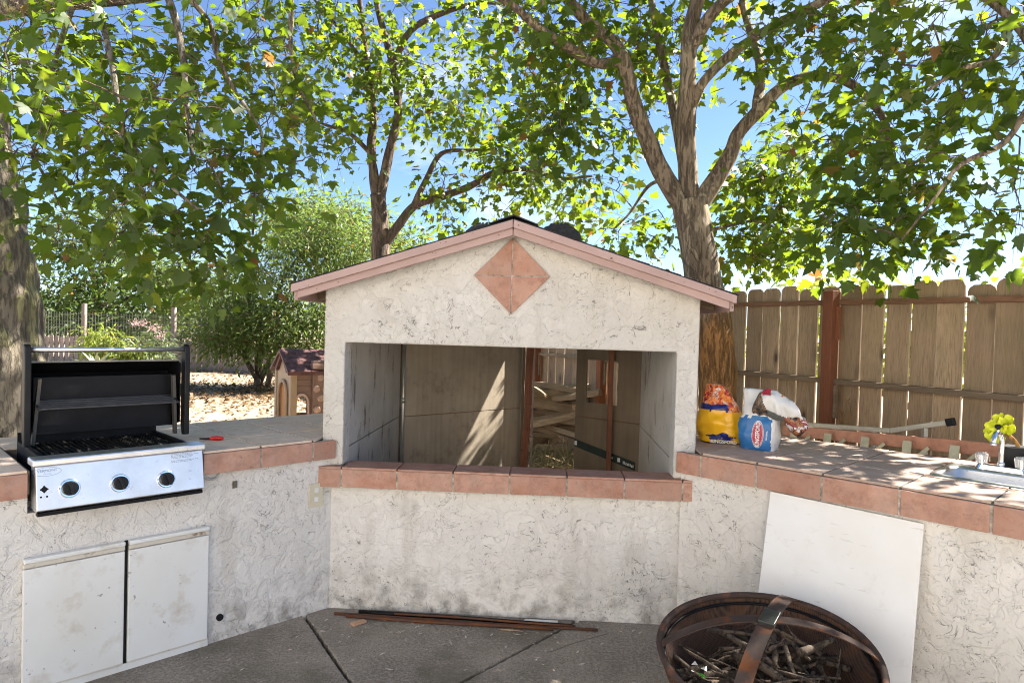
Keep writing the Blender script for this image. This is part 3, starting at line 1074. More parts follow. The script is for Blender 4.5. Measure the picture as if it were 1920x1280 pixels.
# ------------------------------------------------------------------ gas grill
grill = empty('gas_grill', (*((Matrix.Rotation(R(45), 3, 'Z') @ Vector((0, 0, 0))) + Vector(LC)).to_tuple()[:2], .775), R(45), 'stainless and black gas grill with its lid open, set in the counter', 'grill')
G0 = .775
mb = MB()
pf = [(-.075, .79 - G0), (-.095, .80 - G0), (-.062, .975 - G0), (-.045, .98 - G0), (.02, .98 - G0), (.02, .79 - G0)]
mb.prism([(p[0], p[1]) for p in pf], lambda p: (GX0, p[0], p[1]), lambda p: (GX1, p[0], p[1]))
panel = mb.build('control_panel', 'steel', grill, bevel=.003)
MB().box(GX0 - .012, GX1 + .012, -.07, .03, .975 - G0, 1.005 - G0).build('front_lip', 'steel', grill, bevel=.006)
MB().box(GX0 + .005, GX1 - .005, -.085, -.05, .772 - G0 + .003, .789 - G0).build('lower_trim', 'black_metal', grill)


def on_panel(x, z, off=0.0):
    """point on the sloping control panel, z above ground"""
    t = (z - .80) / .175
    return Vector((x, -.095 + .033 * t - off, z - G0))


tilt = Matrix.Rotation(R(90) - math.atan2(.033, .175), 4, 'X')
for x, z in ((-1.258, .876), (-1.07, .871), (-.88, .863)):
    p = on_panel(x, z)
    T = Matrix.Translation(p) @ tilt
    kb = MB().lathe([(.0001, .010), (.036, .010), (.039, .006), (.039, 0)], 28).xf(T).build('knob_bezel', 'chrome', grill, smooth=False)
    k = MB().lathe([(.030, .010), (.029, .026), (.026, .030), (.0001, .030)], 24)
    k.box(-.006, .006, -.028, .028, .03, .042)
    k.xf(T @ Matrix.Rotation(.35, 4, 'Z')).build('knob', 'black_plastic', grill, bevel=.0015)
p = on_panel(-1.347, .884, .0006)
hole = MB()
for dx_, dz_, r in ((0, 0, .011), (.011, 0, .004), (-.011, 0, .004), (0, .011, .004), (0, -.011, .004), (-.012, -.03, .004), (.009, -.03, .004)):
    hole.lathe([(.0001, .001), (r, .001), (r, 0)], 10, (dx_, dz_, 0))
hole.xf(Matrix.Translation(p) @ tilt).build('igniter_hole', 'dark_void', grill)
# oval badge and lettering, faint rating lines
bd = MB()
n_ = 36
for i in range(n_):
    q0, q1 = 2 * math.pi * i / n_, 2 * math.pi * (i + 1) / n_
    bd.add([(.05 * f * math.cos(q), .018 * f2 * math.sin(q), .0008) for q, f, f2 in ((q0, 1, 1), (q1, 1, 1), (q1, .97, .93), (q0, .97, .93))], [(0, 1, 2, 3)])
T = Matrix.Translation(on_panel(-1.335, .953)) @ tilt
badge = bd.xf(T).build('badge', plain('badge_blue', (.22, .25, .36), .5), grill, fix=False)
for s_, sz, dy in (('VERMONT', .015, .004), ('CASTINGS', .006, -.009)):
    me = text_mesh(s_, sz)
    me.transform(T @ Matrix.Translation((0, dy, .001)))
    me.materials.append(bpy.data.materials['badge_blue'])
    place('badge_lettering', me, badge)
T = Matrix.Translation(on_panel(-.80, .948)) @ tilt
ln = MB()
for i in range(6):
    y = .02 - i * .006 - (.006 if i > 3 else 0)
    x = -.055
    while x < (.06 if i in (1, 4) else .035):
        w = rnd.uniform(.004, .012)
        ln.add([(x, y, .0008), (x + w, y, .0008), (x + w, y + .0025, .0008), (x, y + .0025, .0008)], [(0, 1, 2, 3)])
        x += w + .0025
ln.xf(T).build('rating_print', plain('faint_print', (.33, .33, .34), .5), grill, fix=False)
# fire box, grates, lid
mb = MB()
gx0, gx1 = GX0 + .03, GX1 - .03
mb.box(gx0, gx1, .03, .045, .80 - G0, .985 - G0).box(gx0, gx1, .50, .515, .80 - G0, 1.04 - G0)
mb.box(gx0, gx0 + .015, .045, .50, .80 - G0, 1.0 - G0).box(gx1 - .015, gx1, .045, .50, .80 - G0, 1.0 - G0).box(gx0, gx1, .03, .515, .778 - G0, .80 - G0)
mb.build('fire_box', 'black_metal', grill)
x = gx0 + .03
while x < gx1 - .03:
    MB().bar((x, .05, .985 - G0), (x, .49, .985 - G0), .008, .009).build('grate_bar', 'grate', grill)
    x += .021
MB().bar((gx0 + .02, .055, .992 - G0), (gx1 - .02, .055, .992 - G0), .012, .008).bar((gx0 + .02, .27, .977 - G0), (gx1 - .02, .27, .977 - G0), .012, .008).build('grate_rail', rusty('grate_pale', (.16, .15, .12), (.4, .36, .26), .3), grill)
LX0, LX1 = GX0 + .062, GX1 + .05
# open lid: the hood stands upright behind the fire
hood = MB()
prof = [(.485, 1.03), (.56, 1.05), (.60, 1.12), (.605, 1.22), (.575, 1.31), (.50, 1.365), (.44, 1.372)]
prof = [(y, z - G0) for y, z in prof]
for i in range(len(prof) - 1):
    (ya, za), (yb, zb) = prof[i], prof[i + 1]
    nv = Vector((0, -(zb - za), yb - ya)).normalized() * .004
    hood.add([(LX0, ya, za), (LX1, ya, za), (LX1, yb, zb), (LX0, yb, zb), (LX0, ya - nv.y, za - nv.z), (LX1, ya - nv.y, za - nv.z), (LX1, yb - nv.y, zb - nv.z), (LX0, yb - nv.y, zb - nv.z)],
             [(0, 1, 2, 3), (7, 6, 5, 4), (4, 5, 1, 0), (5, 6, 2, 1), (6, 7, 3, 2), (7, 4, 0, 3)])
lid = hood.build('lid', 'black_metal', grill)
for xx, sg in ((LX0, -1), (LX1, 1)):
    cheek = [(y, z) for y, z in prof] + [(.40, 1.36 - G0), (.40, 1.05 - G0)]
    MB().prism(cheek, lambda p: (xx, p[0], p[1]), lambda p: (xx + sg * .006, p[0], p[1])).build('lid_side', 'black_metal', lid)
    arm = [(.345, .99 - G0), (.385, .985 - G0), (.405, 1.05 - G0), (.405, 1.44 - G0), (.395, 1.458 - G0), (.375, 1.462 - G0), (.355, 1.45 - G0), (.345, 1.35 - G0)]
    MB().prism(arm, lambda p: (xx + sg * .008, p[0], p[1]), lambda p: (xx + sg * .034, p[0], p[1])).build('lid_arm', 'black_plastic', lid, bevel=.004)
    MB().bar((xx - sg * .012, .42, .99 - G0), (xx - sg * .012 - sg * .02, .40, 1.30 - G0), .014, .03, up=(0, 1, 0)).build('side_bracket', rusty('bracket', (.10, .095, .085), (.2, .17, .12), .2), lid)
MB().tube([(LX0 - .01, .375, 1.435 - G0), (LX1 + .01, .375, 1.435 - G0)], .0125, 14).build('lid_handle', 'steel', lid, smooth=True)
MB().box(LX0, LX1, .425, .447, 1.372 - G0, 1.379 - G0).build('lid_edge', plain('greyed_edge', (.25, .235, .20), .6), lid)
MB().box(LX0 + .02, LX1 - .02, .462, .475, 1.03 - G0, 1.30 - G0).build('back_plate', plain('soot', (.006, .006, .009), .5, 0, .4, 8, spec=.25), grill)
rk = MB()
for i in range(5):
    rk.bar((LX0 + .025, .33 + i * .03, 1.165 - G0 + i * .006), (LX1 - .03, .33 + i * .03, 1.165 - G0 + i * .006), .008, .007)
rk.bar((LX0 + .022, .32, 1.163 - G0), (LX0 + .022, .47, 1.19 - G0), .008, .007).bar((LX1 - .027, .32, 1.163 - G0), (LX1 - .027, .47, 1.19 - G0), .008, .007)
rk.build('warming_rack', plain('rack_grey', (.06, .06, .065), .4, .4), grill)


# ------------------------------------------------------------------ things on the counters
def counter_point(frame, ang, x, y, z):
    p = Matrix.Rotation(ang, 3, 'Z') @ Vector((x, y, 0))
    return Vector((frame[0] + p.x, frame[1] + p.y, z))


p = counter_point(LC, R(45), -.535, .24, TOPL)
lt = empty('lighter', p, R(20), 'small red lighter with black nozzle lying on the tiles beside the grill', 'lighter')
MB().tube([(-.03, 0, .011), (-.015, .002, .013), (.01, .004, .013), (.035, -.002, .012), (.042, -.003, .010)], [.004, .0105, .0125, .011, .004], 10).build('body', 'red_plastic', lt, smooth=True)
MB().tube([(-.026, 0, .011), (-.05, .01, .010), (-.075, .022, .010)], [.006, .005, .004], 8).build('nozzle', 'black_plastic', lt, smooth=True)
MB().tube([(.0, -.010, .014), (.012, -.014, .013), (.022, -.010, .012)], .003, 6).build('trigger', 'red_plastic', lt, smooth=True)

# sink
sk = empty('sink', counter_point(RC, R(-45), 0, 0, TOPR), R(-45), 'stainless drop-in bar sink with chrome faucet in the counter', 'sink')


def rrect(x0, x1, y0, y1, r, n=6):
    pts = []
    for cx, cy, a0 in ((x1 - r, y1 - r, 0), (x0 + r, y1 - r, 90), (x0 + r, y0 + r, 180), (x1 - r, y0 + r, 270)):
        for i in range(n + 1):
            q = R(a0 + 90 * i / n)
            pts.append((cx + r * math.cos(q), cy + r * math.sin(q)))
    return pts


mb = MB()
loops = [(SINK[0], SINK[1], SINK[2], SINK[3], .04, .001), (SINK[0] + .003, SINK[1] - .003, SINK[2] + .003, SINK[3] - .003, .04, .007),
         (SINK[0] + .035, SINK[1] - .035, SINK[2] + .032, SINK[3] - .10, .07, .007), (SINK[0] + .040, SINK[1] - .040, SINK[2] + .037, SINK[3] - .105, .07, -.003),
         (SINK[0] + .052, SINK[1] - .052, SINK[2] + .050, SINK[3] - .117, .075, -.12), (SINK[0] + .085, SINK[1] - .085, SINK[2] + .08, SINK[3] - .15, .06, -.155)]
vs, fs = [], []
nn_ = 28
for l in loops:
    vs += [(x, y, l[5]) for x, y in rrect(*l[:5])]
for i in range(len(loops) - 1):
    for j in range(nn_):
        fs.append((i * nn_ + j, i * nn_ + (j + 1) % nn_, (i + 1) * nn_ + (j + 1) % nn_, (i + 1) * nn_ + j))
fs.append(tuple(range(5 * nn_, 6 * nn_)))
mb.add(vs, fs).build('basin', 'sink_steel', sk, smooth=True)
MB().lathe([(.0001, .004), (.03, .004), (.04, 0)], 20, (1.40, .50, -.156)).build('drain', 'chrome', sk)
FX, FY = 1.305, .705
fc = MB()
fc.prism(rrect(FX - .105, FX + .105, FY - .026, FY + .026, .022, 4), lambda p: (p[0], p[1], .0075), lambda p: (FX + (p[0] - FX) * .9, FY + (p[1] - FY) * .8, .032)).build('faucet_plate', 'chrome', sk, bevel=.003)
sp = smooth_path([(FX, FY, .03), (FX, FY, .10), (FX, FY, .155), (FX - .004, FY - .02, .187), (FX - .01, FY - .05, .197), (FX - .016, FY - .08, .182), (FX - .018, FY - .092, .15)], 5)
MB().tube(sp, .0115, 12).tube([(FX, FY, .031), (FX, FY, .05)], .017, 14).tube([sp[-1], (FX - .018, FY - .093, .138)], .0145, 12).build('spout', 'chrome', sk, smooth=True)
k = Mat('clear_acrylic', (.9, .9, .9), .08)
k.b.inputs['Transmission Weight'].default_value = .75
k.b.inputs['IOR'].default_value = 1.45
M['acrylic'] = k.m
for sx in (-.078, .078):
    kb = MB()
    n_ = 16
    pr = []
    for i in range(2 * n_):
        r = 1.0 if i % 2 else .86
        q = math.pi * i / n_
        pr.append((r * math.cos(q), r * math.sin(q)))
    kb.prism(pr, lambda p: (FX + sx + p[0] * .023, FY + p[1] * .023, .036), lambda p: (FX + sx + p[0] * .028, FY + p[1] * .028, .078))
    kb.prism(pr, lambda p: (FX + sx + p[0] * .028, FY + p[1] * .028, .0785), lambda p: (FX + sx + p[0] * .018, FY + p[1] * .018, .087))
    kb.build('faucet_handle', 'acrylic', sk)
    MB().tube([(FX + sx, FY, .03), (FX + sx, FY, .075)], .009, 8).build('handle_stem', 'chrome', sk)
# wiry twigs left on the sink rim
tw = MB()
for i in range(7):
    a = Vector((1.46 + i * .03 + rnd.uniform(-.01, .01), .305 + rnd.uniform(-.015, .015), .004))
    b = a + Vector((rnd.uniform(.02, .07), rnd.uniform(-.02, .02), rnd.uniform(.0, .012)))
    tw.tube([a, (a + b) / 2 + Vector((0, 0, .008)), b], .0014, 5)
tw.xf(Matrix.Translation(counter_point(RC, R(-45), 0, 0, TOPR)) @ Matrix.Rotation(R(-45), 4, 'Z'))
tag(tw.build('withered_twigs', 'bark_dark'), 'tangle of thin dark dry stems lying at the front rim of the sink', 'stems')

# artificial flower in a black pot
pb = counter_point(RC, R(-45), 1.36, .83, TOPR)
fl = empty('potted_flower', pb, R(-45), 'artificial yellow-green flower standing in a square black pot behind the faucet', 'flower')
MB().prism([(-1, -1), (1, -1), (1, 1), (-1, 1)], lambda p: (p[0] * .05, p[1] * .05, .0), lambda p: (p[0] * .068, p[1] * .068, .118)).build('pot', 'black_plastic', fl, bevel=.004)
MB().tube(smooth_path([(0, 0, .05), (-.012, -.01, .13), (-.045, -.02, .17), (-.07, -.035, .19)], 4), .009, 8).build('stem', 'bark', fl, smooth=True)
k = Mat('flower_yellow', (.62, .66, .02), .55)
k.b.inputs['Subsurface Weight'].default_value = .0
k.color(k.mix(k.noise(k.co(), 14, 3), (.80, .80, .03), (.62, .68, .02)))
M['flower'] = k.m
fc_ = Vector((-.075, -.04, .20))
face_n = (Vector((-.45, -.75, .35))).normalized()
fa = face_n.cross(Vector((0, 0, 1))).normalized()
fb_ = fa.cross(face_n).normalized() * -1
for ring_, n_, ln_, wd, lift in ((0, 6, .078, .030, .1), (1, 5, .052, .028, .55), (2, 4, .032, .02, 1.0)):
    for i in range(n_):
        q = 2 * math.pi * i / n_ + ring_ * .5 + rnd.uniform(-.15, .15)
        d = fa * math.cos(q) + fb_ * math.sin(q)
        sdir = face_n.cross(d)
        vs, fs = [], []
        prof_ = [(0, .3), (.3, .75), (.55, .6), (.78, 1.0), (.93, .85), (1.0, .4)]
        for t, w in prof_:
            for s_ in (-1, -.4, .4, 1):
                c_ = fc_ + d * (ln_ * t) + face_n * (lift * ln_ * (.5 * t + .35 * math.sin(t * 3))) + sdir * (wd * w * s_) + face_n * (.012 * (abs(s_) ** 2))
                vs.append(c_)
        m_ = len(vs)
        vs += [v - face_n * .003 for v in vs]
        for r_ in range(5):
            for c0 in range(3):
                i0 = r_ * 4 + c0
                fs.append((i0, i0 + 1, i0 + 5, i0 + 4))
                fs.append((m_ + i0 + 4, m_ + i0 + 5, m_ + i0 + 1, m_ + i0))
        MB().add(vs, fs).build('petal', 'flower', fl, smooth=True, fix=False)
MB().lathe([(.001, .018), (.010, .014), (.014, .0)], 10).xf(Matrix.Translation(fc_ + face_n * .03 + fa * -.01) @ face_n.to_track_quat('Z', 'Y').to_matrix().to_4x4()).build('flower_eye', 'dark_void', fl)


# ------------------------------------------------------------------ charcoal bags
from mathutils import noise as mnoise
M['bag_blue'] = plain('bag_blue', (.025, .15, .38), .4, 0, .1, 12, .1)
M['bag_white'] = plain('bag_white', (.70, .69, .66), .45, 0, .08, 8, .15)
M['bag_grey'] = plain('bag_grey', (.16, .165, .15), .5, 0, .25, 18, .15)
M['bag_red'] = plain('bag_red', (.50, .03, .06), .4, 0, .1, 12, .1)
M['bag_yellow'] = plain('bag_yellow', (.92, .48, .012), .28, 0, .08, 10, .15)
M['bag_navy'] = plain('bag_navy', (.012, .02, .16), .35, 0, .1, 12, .1)
M['bag_orange'] = plain('bag_orange', (.72, .20, .02), .35, 0, .2, 12, .15)
M['bag_brown'] = plain('bag_brown', (.11, .06, .035), .5, 0, .4, 25, .2)


def loft(sections, n=40, power=3.2, wr=.006, seed=0.0, freq=14):
    """sections: (cx, cy, cz, half_x, half_y) -> verts/faces of a crumpled bag"""
    vs, fs = [], []
    for si, (cx, cy, cz, a, b) in enumerate(sections):
        for j in range(n):
            q = 2 * math.pi * j / n
            c, s = math.cos(q), math.sin(q)
            x = a * math.copysign(abs(c) ** (2 / power), c)
            y = b * math.copysign(abs(s) ** (2 / power), s)
            p = Vector((cx + x, cy + y, cz))
            w = mnoise.noise(p * freq + Vector((seed, seed * .7, 0))) + .6 * mnoise.noise(p * freq * 2.3 + Vector((seed, 3, 1)))
            k_ = wr * (0.25 if si == 0 else 1)
            p += Vector((c, s, .25)).normalized() * w * k_
            if si == 0:
                p.z = cz
            vs.append(p)
    for i in range(len(sections) - 1):
        for j in range(n):
            fs.append((i * n + j, i * n + (j + 1) % n, (i + 1) * n + (j + 1) % n, (i + 1) * n + j))
    fs.append(tuple(range(n - 1, -1, -1)))
    fs.append(tuple(range((len(sections) - 1) * n, len(sections) * n)))
    return vs, fs


def paint(me, rule):
    for p in me.polygons:
        p.material_index = rule(p.center, p.normal)


def wrap_mesh(me, o, off, n=(0, -1, 0)):
    """press flat print (already in the bag's frame) on to the bag's surface along +y"""
    bm = bmesh.new()
    bm.from_mesh(me)
    bmesh.ops.triangulate(bm, faces=bm.faces)
    bmesh.ops.subdivide_edges(bm, edges=[e for e in bm.edges if e.calc_length() > .012], cuts=1)
    bm.to_mesh(me)
    bm.free()
    t = BVHTree.FromPolygons([v.co.copy() for v in o.data.vertices], [tuple(p.vertices) for p in o.data.polygons])
    for v in me.vertices:
        h = t.ray_cast(Vector((v.co.x, -.5, v.co.z)), Vector((0, 1, 0)))
        if h[0] is not None:
            v.co.y = h[0].y - off
    return me


bag = empty('charcoal_bag', counter_point(RC, R(-45), .262, .36, TOPR), R(-33), 'half-used blue and white charcoal bag with folded top and red oval logo', 'bag')
zs = [0, .006] + [.015 + .0155 * i for i in range(21)]
sec = []
for z in zs:
    t = z / .325
    a = .092 + .014 * math.sin(min(1, z / .18) * 3.0) - (.016 if z > .18 else 0)
    b = .064 + .014 * math.sin(min(1, z / .18) * 3.0) - max(0, (z - .16)) * .26
    sec.append((.0 - .012 * t, .02 * t, z, a, b))
vs, fs = loft(sec, 64, 3.6, .011, 4.0, 17)
body = MB().add(vs, fs).build('body', ['bag_blue', 'bag_white', 'bag_brown'], bag, smooth=True)
paint(body.data, lambda c, n: 0 if (c.z < .178 and c.x < .075) else (2 if (c.x > .03 and c.z > .2 and c.y < -.02) else 1))
M['bag_crumple'] = None


def print_mat(name, stops, scale=30, rough=.4, bands=None):
    k = Mat(name, (.5, .5, .5), rough)
    v = k.co()
    n_ = k.n('TexNoise')
    n_.inputs['Scale'].default_value = scale
    n_.inputs['Detail'].default_value = 3
    n_.inputs['Distortion'].default_value = 1.0
    k.link(v, n_.inputs['Vector'])
    r = k.n('ValToRGB')
    r.color_ramp.interpolation = 'CONSTANT'
    while len(r.color_ramp.elements) < len(stops):
        r.color_ramp.elements.new(.5)
    for e, (p, c) in zip(r.color_ramp.elements, stops):
        e.position = p
        e.color = (*c, 1)
    k.link(n_.outputs['Fac'], r.inputs['Fac'])
    k.color(r.outputs['Color'])
    k.bump(k.noise(v, 45, 3), .35, .006)
    return k.m


M['bag_crumple'] = print_mat('bag_crumple', [(0, (.10, .015, .02)), (.38, (.50, .05, .03)), (.47, (.75, .24, .03)), (.55, (.62, .16, .05)), (.60, (.70, .66, .6)), (.65, (.16, .06, .04))], 34)
M['bag_photo'] = print_mat('bag_photo', [(0, (.02, .018, .016)), (.45, (.09, .065, .045)), (.53, (.25, .15, .08)), (.60, (.05, .045, .04)), (.66, (.42, .38, .34))], 26)
M['bag_tail'] = print_mat('bag_tail', [(0, (.03, .02, .02)), (.42, (.30, .12, .03)), (.5, (.22, .02, .03)), (.56, (.68, .66, .62)), (.64, (.08, .06, .05))], 24)
fv, ff = [], []
KX, KN = 34, 40
for i in range(KX):
    t = i / (KX - 1)
    x = -.012 + .222 * t
    cz = .268 - .02 * t - .055 * t * t
    hz = .068 * (math.sin(math.pi * min(1, .16 + t * .86)) ** .55)
    hy = .052 * (math.sin(math.pi * min(1, .20 + t * .80)) ** .6)
    for j in range(KN):
        q_ = 2 * math.pi * j / KN
        p_ = Vector((x + .018 * math.sin(q_), -.034 + hy * math.cos(q_), cz + hz * math.sin(q_)))
        fold = .5 - abs((mnoise.noise(p_ * 9 + Vector((5, 1, 2))) * 2) % 1.0 - .5)
        w_ = .022 * fold + .010 * mnoise.noise(p_ * 26) + .02 * mnoise.noise(p_ * 10)
        fv.append(p_ + Vector((0, math.cos(q_), math.sin(q_))) * w_)
for i in range(KX - 1):
    for j in range(KN):
        ff.append((i * KN + j, i * KN + (j + 1) % KN, (i + 1) * KN + (j + 1) % KN, (i + 1) * KN + j))
ff += [tuple(range(KN - 1, -1, -1)), tuple(range((KX - 1) * KN, KX * KN))]
fo = MB().add(fv, ff).build('folded_top', ['bag_white', 'bag_grey', 'bag_red', 'bag_photo', 'bag_orange'], bag, smooth=True)


def flap_rule(c, n):
    low_edge = .268 - .02 * (c.x / .2) - .055 * (c.x / .2) ** 2 - .068
    lean = c.x + (c.z - .27) * .35
    if lean < .035:
        return 3 if c.z < .315 else 0
    if lean < .085 and c.z > .305:
        return 2
    if c.z < low_edge + .034:
        return 1
    if c.z > .30 and c.x > .12:
        return 4
    return 0


paint(fo.data, flap_rule)
tv, tf = loft([(.20, -.01, .095, .012, .02), (.195, -.01, .115, .035, .035), (.20, -.012, .14, .052, .04), (.19, -.015, .165, .058, .042), (.175, -.02, .19, .05, .036), (.16, -.025, .205, .02, .02)], 30, 2.2, .02, 8.0, 22)
MB().add(tv, tf).build('crumpled_lining', 'bag_tail', bag, smooth=True)
# red oval logo with upright lettering, small vertical word, fine print lines on the side
OV = (.008, .088)
for rad, mt, off in ((1.0, 'bag_white', .0012), (.93, 'bag_red', .0022), (.86, 'bag_white', .003), (.82, 'bag_red', .0038)):
    ov = MB()
    ring_n = 32
    ov.add([(OV[0], 0, OV[1])] + [(OV[0] + .031 * f * rad * math.cos(q), 0, OV[1] + .074 * f * rad * math.sin(q)) for f in (.5, 1.0) for q in np.linspace(0, 2 * math.pi, ring_n, endpoint=False)],
           [(0, 1 + (j + 1) % ring_n, 1 + j) for j in range(ring_n)] + [(1 + j, 1 + (j + 1) % ring_n, 1 + ring_n + (j + 1) % ring_n, 1 + ring_n + j) for j in range(ring_n)])
    me = ov.mesh('logo_oval')
    me.materials.append(M[mt])
    wrap_mesh(me, body, off)
    place('logo_oval', me, bag)
for word, size, cx, cz, bold in (('KINGSFORD', .0245, .009, .088, .0008), ('ORIGINAL', .011, .055, .085, .0002)):
    me = text_mesh(word, size, 0, bold)
    me.transform(Matrix.Translation((cx, 0, cz)) @ Matrix.Rotation(R(90), 4, 'X') @ Matrix.Rotation(R(90), 4, 'Z') @ Matrix.Diagonal((1.0, 1.25 if size > .02 else 1, 1, 1)))
    me.materials.append(M['white_print'])
    wrap_mesh(me, body, .0052 if size > .02 else .003)
    place('bag_lettering', me, bag)

ob = empty('charcoal_bag', counter_point(RC, R(-45), .02, .40, TOPR), R(-20), 'yellow-orange charcoal bag with crumpled red top and navy splash near its foot', 'bag')
sec = []
for z in [0, .006] + [.02 + i * .01 for i in range(32)]:
    t = z / .34
    a = .118 + .022 * math.sin(min(1, z / .2) * 2.6) - max(0, z - .12) * .40
    b = .085 + .018 * math.sin(min(1, z / .2) * 2.6) - max(0, z - .12) * .30
    sec.append((-.035 * t, 0, z, a, b))
vs, fs = loft(sec, 64, 2.5, .017, 1.3, 12)
vs = [v + Vector((mnoise.noise(v * 28), mnoise.noise(v * 28 + Vector((7, 0, 0))), mnoise.noise(v * 28 + Vector((0, 7, 0))) * .5)) * (.022 if v.z > .215 else .003 if v.z > .02 else 0) for v in vs]
o_body = MB().add(vs, fs).build('body', ['bag_yellow', 'bag_navy', 'bag_crumple', 'bag_brown'], ob, smooth=True)


def orange_rule(c, n):
    if c.z < .185:
        return 0 if c.z > .012 else 3
    if c.z < .222 and c.x < .035:
        return 1
    return 2


paint(o_body.data, orange_rule)
spl = MB()
ring_n = 40
spl.add([(.0, 0, .036)] + [(.0 + (.07 + .014 * math.sin(q * 7) + .01 * math.sin(q * 11 + 1)) * f * math.cos(q), 0, .038 + (.021 + .009 * math.sin(q * 5 + 1)) * f * math.sin(q)) for f in (.5, 1) for q in np.linspace(0, 2 * math.pi, ring_n, endpoint=False)],
        [(0, 1 + (j + 1) % ring_n, 1 + j) for j in range(ring_n)] + [(1 + j, 1 + (j + 1) % ring_n, 1 + ring_n + (j + 1) % ring_n, 1 + ring_n + j) for j in range(ring_n)])
me = spl.mesh('navy_splash')
me.materials.append(M['bag_navy'])
wrap_mesh(me, o_body, .002)
place('navy_splash', me, ob)
me = text_mesh('KINGSFORD', .026, 0, .001)
me.transform(Matrix.Translation((.015, 0, .0125)) @ Matrix.Rotation(R(90), 4, 'X'))
me.materials.append(M['white_print'])
wrap_mesh(me, o_body, .004)
place('bag_lettering', me, ob)

# ------------------------------------------------------------------ ladders lying behind the right counter
la = empty('step_ladder', (2.6, 4.1, 0), 0, 'orange fibreglass ladder with pale treads lying on edge behind the counter', 'ladder')
P0, P1 = at(1470, 806, 5.05) - Vector((2.6, 4.1, 0)), at(1960, 852, 3.52) - Vector((2.6, 4.1, 0))
off = Vector((.30, .30, -.10))
MB().bar(P0, P1, .03, .075).build('rail', 'orange_frp', la, bevel=.004)
MB().bar(P0 + off + Vector((0, 0, -.10)), P1 + off + Vector((0, 0, -.10)), .03, .075).build('rail', 'red_frp', la, bevel=.004)
MB().bar(P0 + Vector((-.02, -.02, -.11)), P1 + Vector((-.02, -.02, -.11)), .028, .09).build('rail', 'red_frp', la, bevel=.004)
for i in range(6):
    t = (i + .42) / 6
    c0 = P0.lerp(P1, t)
    MB().bar(c0 + Vector((-.03, -.03, .01)), c0 + Vector((-.06, -.06, -.15)), .05, .012, up=(1, 1, 0)).build('tread', 'step_green', la, bevel=.002)
    c1 = P0.lerp(P1, min(1, t + .075))
    MB().bar(c0 + Vector((-.06, -.06, -.14)), c1 + Vector((-.02, -.02, -.02)), .014, .02).build('brace', 'step_green', la)
for t in (.04, .5, .96):
    c0 = P0.lerp(P1, t) + off
    MB().bar((c0.x, c0.y, c0.z - .1), (c0.x, c0.y, -.06), .03, .08, up=(1, 0, 0)).build('leg', 'red_frp', la)
    c0 = P0.lerp(P1, t)
    MB().bar((c0.x - .02, c0.y - .02, c0.z - .1), (c0.x - .02, c0.y - .02, -.06), .03, .08, up=(1, 0, 0)).build('leg', 'red_frp', la)
al = empty('folding_ladder', (2.6, 4.6, 0), 0, 'aluminium folding ladder with a bent upper rail lying along the fence', 'ladder')
o3 = Vector((2.6, 4.6, 0))
q = [at(1475, 793, 5.5) - o3, at(1670, 807, 4.75) - o3, at(1775, 792, 4.45) - o3]
for a, b in zip(q[:-1], q[1:]):
    MB().bar(a, b, .035, .034).build('rail', 'alu_pale', al, bevel=.006)
tipd = (q[2] - q[1]).normalized()
MB().bar(q[2], q[2] + tipd * .05, .042, .05).build('foot_cap', 'black_plastic', al, bevel=.006)
low = [p + Vector((.05, .03, -.42)) for p in (q[0], q[1], q[1] + (q[1] - q[0]) * .55)]
MB().bar(low[0], low[2], .04, .06).build('rail', 'alu', al, bevel=.004)
for t in (.22, .55, .86, 1.28):
    top_ = q[0].lerp(q[1], t) if t <= 1 else q[1].lerp(q[2], .62)
    bot_ = Vector((top_.x + .03, top_.y + .02, low[0].z))
    MB().bar(top_, bot_, .035, .03, up=(1, 0, 0)).build('rung', 'alu', al, bevel=.003)
for t in (.05, 1.35):
    c0 = low[0].lerp(low[1], t)
    MB().bar(c0, (c0.x, c0.y, -.06), .04, .06, up=(1, 0, 0)).build('leg', 'alu', al)

# ------------------------------------------------------------------ white panel leaning on the right counter
wp = MB()
ca, cb = .505, 1.165
wp.add([(ca, -.008, .838), (cb, -.008, .826), (cb + .012, -.20, .004), (ca + .012, -.20, .004), (ca, -.020, .838), (cb, -.020, .826), (cb + .012, -.212, .004), (ca + .012, -.212, .004)],
       [(0, 1, 2, 3), (7, 6, 5, 4), (4, 5, 1, 0), (5, 6, 2, 1), (6, 7, 3, 2), (7, 4, 0, 3)])
k = Mat('white_laminate', (.78, .78, .77), .35)
v = k.co()
k.b.inputs['Specular IOR Level'].default_value = .3
cz_ = k.mix(k.ramp(k.noise(v, 2, 4), (.4, 0.0), (.7, 1.0)), (.80, .80, .79), (.72, .70, .66))
cz_ = k.mix(k.ramp(k.noise(v, 9, 6, .7), (.58, 0.0), (.76, .4)), cz_, (.5, .46, .4))
cz_ = k.mix(k.ramp(k.noise(k.co((3, 3, 22)), 3, 3), (.68, 0.0), (.72, .35)), cz_, (.45, .43, .4))
k.color(cz_)
k.b.inputs['Roughness'].default_value = .4
k.bump(k.noise(k.co((1, 1, 25)), 3, 2), .06, .003)
M['laminate'] = k.m
wp.xf(Matrix.Translation(RC) @ Matrix.Rotation(R(-45), 4, 'Z'))
tag(wp.build('white_panel', 'laminate', bevel=.0015), 'plain white board leaning against the cream counter behind the fire pit', 'board')

